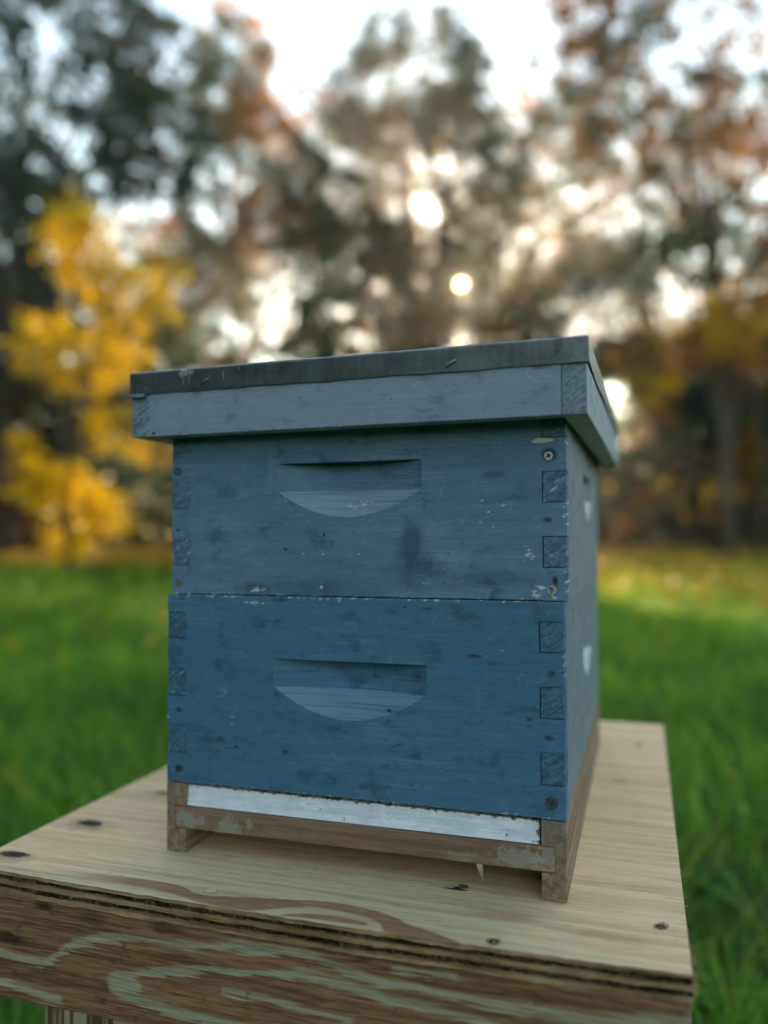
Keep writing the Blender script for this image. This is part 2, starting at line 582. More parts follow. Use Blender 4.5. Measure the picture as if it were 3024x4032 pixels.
def build_table():
    cx, cy = (TX0 + TX1) / 2, (TY0 + TY1) / 2
    t = thing('plywood_table', 'treated plywood table on wooden legs carrying the blue beehive', 'table', (0, 0, GZ + 0.6))
    topm = ply_top_mat()
    cross = ply_core_mat('ply_crossband', True, 0.0)
    longm = ply_core_mat('ply_longband', False, 2.0)
    rng = np.random.default_rng(4)
    # five veneers: (top z, bottom z, mean recess of front edge, roughness of edge, cross?)
    zs = [0.0, -0.0030, -0.0076, -0.0108, -0.0155, -TT]
    n = 260
    xs = np.linspace(TX0, TX1, n + 1)

    def wander(scale, amp):
        k = rng.normal(size=n + 1)
        w = max(1, int(scale))
        ker = np.hanning(w + 2)[1:-1]
        k = np.convolve(k, ker / np.sqrt((ker ** 2).sum()), 'same')
        return k * amp

    side = MB()
    for i in range(5):
        zt, zb = zs[i], zs[i + 1]
        crossb = i in (1, 3)
        rec = np.array([front_y(q) for q in xs])
        if crossb:
            rec = rec + 0.0022 + np.abs(wander(3, 0.0011)) + np.clip(wander(30, 0.0012), -0.001, 0.003)
            zt2 = zt + np.clip(wander(12, 0.0003), -.0004, .0004) * 0
        else:
            rec = rec + np.clip(wander(4, 0.00035), -0.0008, 0.0008)
        me = MB()
        bw = wander(14, 0.0003) if i in (0, 2, 4) else np.zeros(n + 1)
        back = TY1
        e = 0.00015
        for k in range(n):
            x0, x1 = xs[k], xs[k + 1]
            if i == 0:
                zt0 = zt1 = zt
            else:
                zt0 = zt1 = zt - e
            zb0, zb1 = zb + bw[k], zb + bw[k + 1]
            me.quad((x0, rec[k], zt0), (x1, rec[k + 1], zt1), (x1, back, zt1), (x0, back, zt0), 0 if i == 0 else 1)
            me.quad((x0, rec[k], zb0), (x1, rec[k + 1], zb1), (x1, rec[k + 1], zt1), (x0, rec[k], zt0), 1)
            me.quad((x1, rec[k + 1], zb1), (x0, rec[k], zb0), (x0, back, zb0), (x1, back, zb1), 1)
            me.quad((x1, back, zb1), (x0, back, zb0), (x0, back, zt0), (x1, back, zt1), 1)
        for xe, kk, s in ((xs[0], 0, 1), (xs[-1], n, -1)):
            q = [(xe, rec[kk], zb + bw[kk]), (xe, rec[kk], zt), (xe, back, zt), (xe, back, zb + bw[kk])]
            me.quad(*(q if s > 0 else q[::-1]), 1)
        o = me.build('ply_layer', [topm, cross if crossb else longm], t)
        if i == 0:
            o['label'] = 'pale tan and green top veneer with brown grain bands'
    # ragged splinters along the sawn right end
    sp = MB()
    for k in range(90):
        z0 = rng.uniform(-TT + 0.0005, -0.0008)
        y0 = TY0 + 0.001 + abs(rng.normal(0, 0.02)) if k < 60 else rng.uniform(TY0, 0.3)
        ln = rng.uniform(0.0012, 0.0045)
        w = rng.uniform(0.0004, 0.0012)
        sp.quad((TX1 - 0.0005, y0, z0), (TX1 - 0.0005, y0 + w, z0), (TX1 + ln, y0 + w * .6, z0 + rng.normal(0, .0006)), (TX1 + ln, y0 + w * .2, z0 + rng.normal(0, .0006)))
        sp.quad((TX1 - 0.0005, y0, z0), (TX1 - 0.0005, y0, z0 + w * 0.8), (TX1 + ln, y0, z0 + w * .5), (TX1 + ln, y0, z0))
    so = sp.build('edge_splinters', longm, t)
    so['kind'] = 'stuff'

    # aprons
    am = Mat('apron_figured_pine')
    x, y, z = am.coords()
    f = am.noise(x * 40.0, z * 700.0, 2.0, 1.0, 2.0, 0.6)
    g = am.noise(x * 6.0, z * 150.0, 1.0, 1.0, 3.0, 0.6, 0.4)
    wob = am.noise(x * 16.0, z * 60.0, 5.0, 1.0, 3.0, 0.6)
    fib = am.noise(x * 13.0, z * 330.0, 7.0, 1.0, 2.0, 0.6)
    zz = z + (wob - 0.5) * 0.012 + (f - 0.5) * 0.010 + (fib - 0.5) * 0.014
    brown = am.mix((0.115, 0.050, 0.024), (0.32, 0.170, 0.090), (g * 0.55 + f * 0.45).ss(0.36, 0.64))
    pale = am.mix((0.25, 0.225, 0.15), (0.43, 0.40, 0.29), (g * 0.4 + f * 0.6).ss(0.36, 0.64))
    xr = (-0.16, 0.45, -0.11, -0.01)

    def line(pts, hw, soft=0.0012, x0=None, x1=None):
        d = (zz - x.curve(pts, *xr)).abs()
        q = d.ss(hw + soft, hw - soft)
        if x0 is not None:
            q = q * x.ss(x0, x0 + 0.004)
        if x1 is not None:
            q = q * x.ss(x1, x1 - 0.006)
        return q
    msk = line([(-0.151, -0.064), (-0.113, -0.0667), (-0.0899, -0.0708), (-0.0673, -0.0703), (-0.0507, -0.0588), (-0.0236, -0.0458), (0.0064, -0.0399), (0.0407, -0.0378), (0.0739, -0.0364), (0.0981, -0.0317), (0.1674, -0.0281), (0.2019, -0.0345), (0.2549, -0.0385), (0.3147, -0.0406), (0.3524, -0.0396), (0.3887, -0.0369), (0.4387, -0.0298)], 0.0037)
    msk = msk.max(line([(-0.004, -0.0726), (0.0152, -0.0665), (0.0408, -0.0595), (0.0657, -0.0556), (0.0981, -0.0501), (0.1371, -0.0453), (0.1673, -0.0430), (0.234, -0.0485), (0.2951, -0.0536), (0.44, -0.060)], 0.0036, x0=-0.005))
    msk = msk.max(line([(-0.004, -0.0763), (0.0153, -0.0836), (0.0409, -0.0864), (0.0658, -0.0892), (0.0981, -0.0891), (0.15, -0.092), (0.44, -0.1)], 0.0040, x0=-0.005))
    msk = msk.max(ell(x, zz, 0.012, -0.0745, 0.019, 0.008, wob, 0.6, 0.3))
    msk = msk.max(line([(0.09, -0.066), (0.13, -0.0658), (0.16, -0.0668), (0.2, -0.07)], 0.0028, x0=0.098, x1=0.21))
    msk = msk.max(line([(-0.151, -0.088), (-0.1069, -0.0918), (-0.0877, -0.0948), (-0.0559, -0.0985)], 0.0036, x1=-0.045))
    msk = msk.max(line([(0.23, -0.026), (0.29, -0.0245)], 0.002, x0=0.235, x1=0.288))
    c = am.mix(brown, pale, msk * (fib.ss(0.25, 0.6) * 0.45 + 0.5))
    c = am.mix(c, (0.30, 0.22, 0.15), f.ss(0.60, 0.72) * 0.5)
    dn = am.noise(x, y, z, 60.0, 4.0, 0.7)
    for (a, b, rx, rz, k) in ((-0.066, -0.024, 0.016, 0.006, 0.8), (-0.100, -0.055, 0.03, 0.007, 0.85), (-0.02, -0.026, 0.02, 0.010, 0.5), (0.049, -0.025, 0.022, 0.006, 0.6), (0.215, -0.022, 0.008, 0.006, 0.5)):
        c = am.mix(c, (0.016, 0.011, 0.008), ell(x, z, a, b, rx, rz, dn, 1.4, 0.7) * k)
    c = am.mix(c, (0.02, 0.014, 0.01), dn.ss(0.60, 0.72) * 0.5)
    am.bsdf(c, rough=0.8, spec=0.25, bump=f * 0.6 + g * 0.6, bstr=0.7, bdist=0.0013)
    AZ = -0.1055
    b = MB(); b.box(TX0 + 0.001, TX1 - 0.0012, -0.0790, -0.041, AZ, -TT - 0.0006)
    o = b.build('front_apron', am.m, t, 0.0015)
    o['label'] = 'brown apron board with pale green cathedral grain'
    sw = plain_wood('apron_side_pine', (0, 0, 0), (0.22, 0.14, 0.09), (0.34, 0.25, 0.17), 1, 3.0)
    for x0 in (TX0 + 0.0015, TX1 - 0.0395):
        b = MB(); b.box(x0, x0 + 0.038, -0.0405, 0.594, AZ + 0.001, -TT - 0.0006)
        b.build('side_apron', sw, t, 0.0015)
    b = MB(); b.box(TX0 + 0.001, TX1 - 0.0012, 0.5945, 0.632, AZ, -TT - 0.0006)
    b.build('back_apron', am.m, t, 0.0015)
    # legs with wide pale and brown growth stripes
    lm = Mat('leg_striped_pine')
    x, y, z = lm.coords()
    s = lm.noise((x + y) * 95.0, 0.0, z * 0.8, 1.0, 2.0, 0.5)
    f = lm.noise(x * 600.0, y * 600.0, z * 25.0, 1.0, 2.0, 0.5)
    c = lm.mix((0.13, 0.075, 0.045), (0.42, 0.36, 0.25), (s * 0.85 + f * 0.15).ss(0.46, 0.53))
    lm.bsdf(c, rough=0.8, spec=0.2, bump=f + s, bstr=0.5, bdist=0.001)
    b = MB(); b.box(-0.0445, 0.0445, -0.019, 0.019, 0.0, 0.6 - TT - 0.001)
    lg = b.build('leg', lm.m, t, 0.002)
    lg.location = (-0.054, -0.0215, -0.6)
    for p in ((0.342, -0.0215), (-0.054, 0.5755), (0.342, 0.5755)):
        c_ = copy_part(lg, t)
        c_.location = (p[0], p[1], -0.6)
    return t


def screw_mesh(r, rec, name, mat):
    """round head with a cross recess, axis along -Y, centred at the origin"""
    b = MB()
    n = 15
    g = np.linspace(-r, r, n + 1)

    def hgt(u, v):
        d = math.hypot(u, v) / r
        if d > 1.0:
            return None
        h = 0.0006 * math.sqrt(max(0, 1 - d * d))
        if (abs(u) < 0.16 * r and abs(v) < 0.62 * r) or (abs(v) < 0.16 * r and abs(u) < 0.62 * r):
            h = -rec
        return h
    for i in range(n):
        for j in range(n):
            u0, u1, v0, v1 = g[i], g[i + 1], g[j], g[j + 1]
            h = hgt((u0 + u1) / 2, (v0 + v1) / 2)
            if h is None:
                continue
            b.quad((u0, -h, v0), (u1, -h, v0), (u1, -h, v1), (u0, -h, v1))
            for (du, dv, p, q) in ((1, 0, (u1, v0), (u1, v1)), (-1, 0, (u0, v1), (u0, v0)), (0, 1, (u1, v1), (u0, v1)), (0, -1, (u0, v0), (u1, v0))):
                h2 = hgt((u0 + u1) / 2 + du * 2 * r / n, (v0 + v1) / 2 + dv * 2 * r / n)
                h2 = -0.0006 if h2 is None else h2
                if h2 < h:
                    b.quad((p[0], -h, p[1]), (p[0], -h2, p[1]), (q[0], -h2, q[1]), (q[0], -h, q[1]))
    return b.mesh(name, mat)


table = build_table()
zinc = simple('zinc_screw', (0.42, 0.42, 0.40), 0.4, 0.9, 0.4, 300.0)
dull = simple('dull_screw', (0.07, 0.085, 0.10), 0.5, 0.4, 0.5, 300.0)
scr_t = screw_mesh(0.0036, 0.0011, 'deck_screw', simple('rusty_screw', (0.10, 0.075, 0.05), 0.6, 0.6, 0.5, 300.0))
for (sx, sy) in ((0.31, -0.074), (0.421, -0.017), (0.405, 0.50), (-0.125, 0.40)):
    # a shallow torn pit round each sunk screw
    p = bpy.data.objects.new('screw', scr_t)
    COL.objects.link(p)
    p.parent = table
    p.location = (sx, sy, 0.0004)
    p.rotation_euler = (R(-90), 0, R(random.Random(sx).uniform(0, 90)))
    ring = MB()
    rg = random.Random(int(sx * 1000))
    for k in range(9):
        a = 2 * math.pi * k / 9 + rg.uniform(-.2, .2)
        r0, r1 = 0.0034, 0.0034 + rg.uniform(0.0004, 0.0018)
        a2 = a + 0.45
        ring.quad((r0 * math.cos(a), r0 * math.sin(a), 0.0006), (r1 * math.cos(a) * 1.3, r1 * math.sin(a), 0.0002), (r1 * math.cos(a2) * 1.3, r1 * math.sin(a2), rg.uniform(0.0003, 0.0012)), (r0 * math.cos(a2), r0 * math.sin(a2), 0.0007))
    ro = ring.build('torn_grain', simple('torn_grain', (0.22, 0.15, 0.09), 0.9, 0, 0.5, 400), p)
    ro.rotation_euler = (R(90), 0, 0)

# ================================================================== HIVE : BOTTOM BOARD
HR = 0.0625
FZ0, FZ1, GD = 0.0218, 0.0408, 0.0108


def build_bottom_board():
    t = thing('bottom_board', 'weathered brown hive bottom board with two rails on the plywood', 'hive floor', (W / 2, L / 2, 0.0006))
    o = (W / 2, L / 2, 0.0006)
    rw = plain_wood('rail_wood', o, (0.155, 0.095, 0.06), (0.30, 0.21, 0.145), 1, 1.0, 0.55, (), 0.75)
    fwd = plain_wood('floor_wood', o, (0.17, 0.095, 0.058), (0.26, 0.16, 0.105), 0, 2.0, 0.25,
                     ((0.022, 0.030, 0.016, 0.009, 0.9), (0.062, 0.027, 0.012, 0.010, 0.8), (0.083, 0.033, 0.004, 0.005, 0.85), (0.318, 0.031, 0.022, 0.009, 0.85), (0.272, 0.026, 0.014, 0.006, 0.5), (0.338, 0.033, 0.010, 0.012, 0.7)), 0.35)
    # extruded rail profile with the dado that takes the floor
    prof = [(0, 0), (0.0190, 0), (0.0190, FZ0 - .0006), (0.0190 - GD, FZ0 - .0006), (0.0190 - GD, FZ1 + .0006), (0.0190, FZ1 + .0006), (0.0190, HR - .0012), (0.0, HR - .0012)]
    for s in (0, 1):
        b = MB()
        P = [((q[0] if s == 0 else W - q[0]) - o[0], q[1]) for q in prof]
        y0, y1 = 0.0 - o[1], L + 0.01 - o[1]
        n = len(P)
        b.v = [(p[0], y0, p[1]) for p in P] + [(p[0], y1, p[1]) for p in P]
        for k in range(n):
            f = (k, (k + 1) % n, n + (k + 1) % n, n + k)
            b.f.append(f if s == 0 else f[::-1]); b.mi.append(0)
        for (a, c_) in (((0, 1, 2, 3), 0), ((0, 3, 4, 7), 0), ((4, 5, 6, 7), 0)):
            b.f.append(a if s == 1 else a[::-1]); b.mi.append(0)
            b.f.append(tuple(n + q for q in (a if s == 0 else a[::-1]))); b.mi.append(0)
        b.build('rail', rw, t, 0.0)
    b = MB()
    b.box(0.0086 - o[0], W - 0.0086 - o[0], -0.0012 - o[1], L - o[1], FZ0, FZ1)
    b.build('floor_panel', fwd, t, 0.001)
    # a torn sliver hanging from the lower front edge
    b = MB()
    sx = 0.287 - o[0]
    b.quad((sx - .0035, -.0015 - o[1], FZ0 + .0005), (sx + .0015, -.0018 - o[1], FZ0 + .0004), (sx + .0022, -.0042 - o[1], FZ0 - .0055), (sx - .0015, -.003 - o[1], FZ0 - .0045))
    b.quad((sx - .0015, -.003 - o[1], FZ0 - .0045), (sx + .0022, -.0042 - o[1], FZ0 - .0055), (sx + .0024, -.0046 - o[1], FZ0 - .0098), (sx + .0014, -.0044 - o[1], FZ0 - .0088))
    s = b.build('hanging_splinter', simple('pale_splinter', (0.34, 0.27, 0.21), 0.8), t)
    sm = s.modifiers.new('solid', 'SOLIDIFY'); sm.thickness = 0.0005
    return t


build_bottom_board()


def build_entrance_block():
    base = (W / 2, 0.012, FZ1 + 0.0012)
    m = Mat('white_block_paint')
    x, y, z = m.coords(base)
    a = m.noise(x * 40.0, y * 40, z * 90.0, 1.0, 4.0, 0.65)
    g = m.noise(x * 20.0, y * 400, z * 500.0, 1.0, 2.0, 0.6)
    c = m.mix((0.56, 0.62, 0.69), (0.76, 0.82, 0.88), (a * 0.6 + g * 0.4).ss(0.35, 0.6))
    d = m.noise(x, y, z, 190.0, 3.0, 0.65)
    c = m.mix(c, (0.03, 0.03, 0.03), (d + z.ss(0.0555, 0.0592) * 0.20).ss(0.70, 0.78) * 0.9)
    c = m.mix(c, (0.22, 0.17, 0.13), (d + x.ss(0.326, 0.3345) * 0.25).ss(0.66, 0.70))
    c = m.mix(c, (0.30, 0.28, 0.25), a.ss(0.60, 0.72) * 0.5)
    m.bsdf(c, rough=0.6, spec=0.3, bump=g + d * 0.5, bstr=0.5, bdist=0.001)
    b = MB()
    n = 60
    rg = random.Random(3)
    x0, x1 = 0.0193 - base[0], 0.3328 - base[0]
    top = [0.0172 + rg.uniform(-.0002, .0002) for _ in range(n + 1)]
    y0, y1 = 0.0022 - base[1], 0.021 - base[1]
    for k in range(n):
        a_, b_ = x0 + (x1 - x0) * k / n, x0 + (x1 - x0) * (k + 1) / n
        # front leans back a little so its painted face catches the sky
        b.quad((a_, y0, 0), (b_, y0, 0), (b_, y0 + 0.003, top[k + 1]), (a_, y0 + 0.003, top[k]))
        b.quad((a_, y0 + 0.003, top[k]), (b_, y0 + 0.003, top[k + 1]), (b_, y1, top[k + 1]), (a_, y1, top[k]))
        b.quad((b_, y1, 0), (a_, y1, 0), (a_, y1, top[k]), (b_, y1, top[k + 1]))
        b.quad((b_, y0, 0), (a_, y0, 0), (a_, y1, 0), (b_, y1, 0))
    for xe, k, s in ((x0, 0, 1), (x1, n, -1)):
        q = [(xe, y0, 0), (xe, y0 + .003, top[k]), (xe, y1, top[k]), (xe, y1, 0)]
        b.quad(*(q if s > 0 else q[::-1]))
    o = b.build('entrance_block', m.m)
    o.location = base
    tag(o, 'chipped white entrance strip wedged under the lower blue box', 'entrance strip')


build_entrance_block()


# ================================================================== HIVE : BOXES
def hh_board(b, u0, u1, z0, z1, hx0, hx1, zt, zb, D, k, P):
    """outer face of a board with a saw-cut handhold; P maps (u, depth, z) to a point"""
    n = 40
    uc, a = (hx0 + hx1) / 2, (hx1 - hx0) / 2
    us = [hx0 + (hx1 - hx0) * i / n for i in range(n + 1)]
    Ds = [D * (1 - ((u - uc) / a) ** 2) for u in us]
    b.quad(P(u0, 0, z0), P(hx0, 0, z0), P(hx0, 0, z1), P(u0, 0, z1))
    b.quad(P(hx1, 0, z0), P(u1, 0, z0), P(u1, 0, z1), P(hx1, 0, z1))
    for i in range(n):
        p, q, d, e = us[i], us[i + 1], Ds[i], Ds[i + 1]
        b.quad(P(p, 0, zt), P(q, 0, zt), P(q, 0, z1), P(p, 0, z1))
        # the blade was tilted: the cut is deepest under its upper lip
        T = 1.72
        b.quad(P(p, d * T, zt), P(q, e * T, zt), P(q, 0, zt), P(p, 0, zt))
        b.quad(P(p, d, zb), P(q, e, zb), P(q, e * T, zt), P(p, d * T, zt))
        b.quad(P(p, 0, zb - d * k), P(q, 0, zb - e * k), P(q, e, zb), P(p, d, zb))
        b.quad(P(p, 0, z0), P(q, 0, z0), P(q, 0, zb - e * k), P(p, 0, zb - d * k))


FING = [(0.0256, 0.0506), (0.0768, 0.1018), (0.1280, 0.1525)]
BH = 0.168


def build_box(name, label, z, x0, x1, yoff, rotz, hh, mats, endm, screws, holes, hhside, seed):
    base = ((x0 + x1) / 2, yoff + L / 2, z)
    t = thing(name, label, 'hive box', base, (0, 0, rotz))
    w = (x1 - x0) / 2
    l = L / 2
    h = BH
    tabs, zc = [], 0.0
    for a, c in FING:
        tabs.append((zc, a)); zc = c
    tabs.append((zc, h))
    fm, sm = mats
    rg = random.Random(seed)
    # front board: middle with handhold, tabs between the fingers
    def box_but_front(b, xa, xb, ya, yb, za, zb_, front):
        i = len(b.v)
        b.v += [(xa, ya, za), (xb, ya, za), (xb, yb, za), (xa, yb, za), (xa, ya, zb_), (xb, ya, zb_), (xb, yb, zb_), (xa, yb, zb_)]
        for kx, q in enumerate(((0, 3, 2, 1), (4, 5, 6, 7), (0, 1, 5, 4), (1, 2, 6, 5), (2, 3, 7, 6), (3, 0, 4, 7))):
            if kx in front:
                continue
            b.f.append(tuple(i + k for k in q)); b.mi.append(0)
    b = MB()
    ch = 0.0007
    hb = MB()
    hh_board(b, -w + TH, w - TH, ch, h - ch, hh[0] - base[0], hh[1] - base[0], hh[2] - z, hh[3] - z, 0.0105, (hh[3] - hh[4]) / 0.0105, lambda u, d, q: (u, -l + d, q))
    # eased top and bottom arrises
    b.quad((-w + TH, -l, h - ch), (w - TH, -l, h - ch), (w - TH, -l + ch, h), (-w + TH, -l + ch, h))
    b.quad((-w + TH, -l + ch, 0), (w - TH, -l + ch, 0), (w - TH, -l, ch), (-w + TH, -l, ch))
    b.quad((-w + TH, -l + ch, h), (w - TH, -l + ch, h), (w - TH, -l + TH, h), (-w + TH, -l + TH, h))
    b.quad((-w + TH, -l + TH, 0), (w - TH, -l + TH, 0), (w - TH, -l + ch, 0), (-w + TH, -l + ch, 0))
    b.quad((w - TH, -l + TH, 0), (-w + TH, -l + TH, 0), (-w + TH, -l + TH, h), (w - TH, -l + TH, h))
    for (za, zb_) in tabs:
        box_but_front(b, -w, -w + TH, -l, -l + TH, za, zb_, (3,))
        box_but_front(b, w - TH, w, -l, -l + TH, za, zb_, (5,))
    fb = b.build('front_board', fm, t)
    bb = MB()
    bb.box(-w + TH, w - TH, l - TH, l, 0, h)
    for (za, zb_) in tabs:
        box_but_front(bb, -w, -w + TH, l - TH, l, za, zb_, (3,))
        box_but_front(bb, w - TH, w, l - TH, l, za, zb_, (5,))
    bb.build('back_board', fm, t)
    g = 0.00035
    for s in (-1, 1):
        b = MB()
        if s > 0:
            P = lambda u, d, q: (w - d, u, q)
        else:
            P = lambda u, d, q: (-w + d, -u, q)
        a0, a1 = -l + TH + 0.0002, l - TH - 0.0002
        hh_board(b, a0, a1, 0, h, -0.066 + hhside, 0.066 + hhside, hh[2] - z, hh[3] - z, 0.0105, 2.27, P)
        xi, xo = (w - TH, w) if s > 0 else (-w, -w + TH)
        xin = xi if s > 0 else xo
        b.quad(P(a0, 0, h), P(a1, 0, h), P(a1, TH, h), P(a0, TH, h))
        b.quad(P(a0, TH, 0), P(a1, TH, 0), P(a1, 0, 0), P(a0, 0, 0))
        b.quad(P(a1, TH, 0), P(a0, TH, 0), P(a0, TH, h), P(a1, TH, h))
        sb = b.build('side_board', sm, t)
        # the box-joint fingers of this board, end grain to the front and back
        for (za, zb_) in FING:
            for e in (-1, 1):
                fbx = MB()
                rec = rg.uniform(-0.0002, 0.0007)
                ya, yb = (-l + rec, -l + TH) if e < 0 else (l - TH, l - rec)
                fbx.box(xi + (g if s > 0 else 0.0001), xo - (g if s < 0 else 0.0001), ya, yb, za + g, zb_ - g)
                fbx.build('joint_finger', endm, sb, 0.0006, seg=1)
    for (sx, sz, r, mt) in screws:
        o = bpy.data.objects.new('screw', mt)
        COL.objects.link(o)
        o.parent = fb
        o.location = (sx - base[0], -l - 0.0003, sz - z)
        o.rotation_euler = (0, R(rg.uniform(0, 90)), 0)
        o.scale = (r, 1, r)
    for (sx, sz, r) in holes:      # small sunk nail heads
        nb = MB()
        nb.tube([(sx - base[0], -l - 0.0004, sz - z), (sx - base[0] + .0004, -l + 0.002, sz - z)], [r, r * 1.1], 9)
        nb.build('nail', dull, fb)
    return t


LB = (W / 2, L / 2, 0.063)
UB = (0.1795, L / 2 + 0.001, 0.2318)
DK = (0.012, 0.013, 0.014)
BROWN = (0.035, 0.024, 0.017)
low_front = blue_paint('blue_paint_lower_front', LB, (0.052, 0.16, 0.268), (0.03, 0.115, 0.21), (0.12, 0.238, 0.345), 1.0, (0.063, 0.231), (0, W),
                       scoop_light=(0.1748, 0.1530, 0.0688, 0.0254, (0.165, 0.315, 0.425), 0.85),
                       chips=((0.066, 0.119, 0.013, 0.014, 0.16), (0.285, 0.190, 0.05, 0.02, 0.10), (0.345, 0.155, 0.014, 0.03, 0.10), (0.343, 0.101, 0.012, 0.014, 0.14), (0.09, 0.225, 0.03, 0.004, 0.2), (0.16, 0.2285, 0.05, 0.002, 0.18), (0.28, 0.168, 0.03, 0.02, 0.07)),
                       stains=((0.282, 0.1865, 0.010, 0.0018, 0.75, BROWN), (0.225, 0.2245, 0.0035, 0.003, 0.7, BROWN), (0.245, 0.2235, 0.005, 0.002, 0.5, BROWN), (0.012, 0.0745, 0.006, 0.005, 0.7, DK), (0.3432, 0.0752, 0.0065, 0.006, 0.7, DK), (0.012, 0.127, 0.004, 0.003, 0.6, DK), (0.055, 0.104, 0.006, 0.004, 0.5, DK), (0.3444, 0.1757, 0.004, 0.003, 0.6, DK), (0.341, 0.1255, 0.005, 0.003, 0.7, DK)))
low_side_lit = blue_paint('blue_paint_lower_side_lit', LB, (0.17, 0.225, 0.265), (0.13, 0.18, 0.22), (0.22, 0.275, 0.31), 2.0, (0.063, 0.231), (0, L), 'y', soil=0.25, scoop_light=(0.28, 0.1530, 0.066, 0.0238, (0.62, 0.67, 0.74), 1.1))  # light on the box side is painted in: paler, greyer than the front
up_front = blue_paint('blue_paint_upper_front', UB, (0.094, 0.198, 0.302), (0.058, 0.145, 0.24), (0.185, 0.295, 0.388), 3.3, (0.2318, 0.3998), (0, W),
                      scoop_light=(0.17355, 0.3222, 0.06575, 0.0232, (0.26, 0.38, 0.455), 0.9),
                      chips=((0.0905, 0.2365, 0.014, 0.008, 0.21), (0.338, 0.238, 0.024, 0.016, 0.20), (0.326, 0.268, 0.012, 0.014, 0.2), (0.338, 0.358, 0.016, 0.004, 0.3), (0.25, 0.35, 0.05, 0.012, 0.09), (0.18, 0.31, 0.045, 0.010, 0.16), (0.30, 0.30, 0.035, 0.035, 0.12), (0.16, 0.268, 0.07, 0.005, 0.14), (0.225, 0.285, 0.03, 0.016, 0.10), (0.15, 0.239, 0.01, 0.012, 0.16), (0.26, 0.245, 0.07, 0.006, 0.13)),
                      stains=((0.2295, 0.274, 0.0145, 0.030, 0.6, (0.020, 0.050, 0.090)), (0.232, 0.255, 0.030, 0.019, 0.5, (0.020, 0.050, 0.090)), (0.15, 0.238, 0.06, 0.010, 0.35, (0.020, 0.060, 0.11)), (0.29, 0.247, 0.05, 0.012, 0.35, (0.020, 0.060, 0.11)), (0.346, 0.2475, 0.0032, 0.0055, 1.0, BROWN), (0.3421, 0.3455, 0.0075, 0.006, 0.85, DK), (0.343, 0.240, 0.006, 0.006, 0.5, DK), (0.341, 0.295, 0.005, 0.0026, 0.85, DK), (0.0205, 0.327, 0.002, 0.0018, 1.0, BROWN), (0.0093, 0.2895, 0.003, 0.002, 0.8, DK), (0.088, 0.237, 0.018, 0.007, 0.5, DK), (0.30, 0.332, 0.012, 0.004, 0.4, DK), (0.116, 0.272, 0.0025, 0.002, 0.9, BROWN), (0.152, 0.284, 0.002, 0.0025, 0.9, BROWN)))
up_side_lit = blue_paint('blue_paint_upper_side_lit', UB, (0.19, 0.24, 0.275), (0.145, 0.195, 0.23), (0.24, 0.29, 0.32), 4.1, (0.2318, 0.3998), (0, L), 'y', soil=0.25, scoop_light=(0.281, 0.3222, 0.066, 0.0238, (0.62, 0.65, 0.70), 1.1))  # same here: side light put into a paler copy of the blue
grain_low = end_grain('painted_end_grain_lower', (0, 0, 0), (0.050, 0.148, 0.235), 1, 0.45)
grain_up = end_grain('painted_end_grain_upper', (0, 0, 0), (0.092, 0.170, 0.265), 2, 0.75)
sc_zinc = screw_mesh(0.0042, 0.0012, 'zinc_cross_screw', zinc)
sc_dull = screw_mesh(0.0042, 0.0012, 'painted_cross_screw', dull)
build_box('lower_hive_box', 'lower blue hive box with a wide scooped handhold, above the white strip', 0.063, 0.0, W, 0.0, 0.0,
          (0.106, 0.2436, 0.1772, 0.1530, 0.1276), (low_front, low_side_lit), grain_low,
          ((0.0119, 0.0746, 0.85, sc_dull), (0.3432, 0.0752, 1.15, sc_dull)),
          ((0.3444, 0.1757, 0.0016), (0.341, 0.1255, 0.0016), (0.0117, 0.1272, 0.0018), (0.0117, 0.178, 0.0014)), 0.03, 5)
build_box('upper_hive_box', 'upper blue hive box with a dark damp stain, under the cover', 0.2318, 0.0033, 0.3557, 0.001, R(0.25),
          (0.1078, 0.2393, 0.3466, 0.3222, 0.2990), (up_front, up_side_lit), grain_up,
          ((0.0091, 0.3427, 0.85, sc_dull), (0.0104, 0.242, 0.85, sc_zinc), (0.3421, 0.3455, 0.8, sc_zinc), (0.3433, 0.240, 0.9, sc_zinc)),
          ((0.341, 0.295, 0.0015), (0.0093, 0.2895, 0.0014)), 0.03, 9)


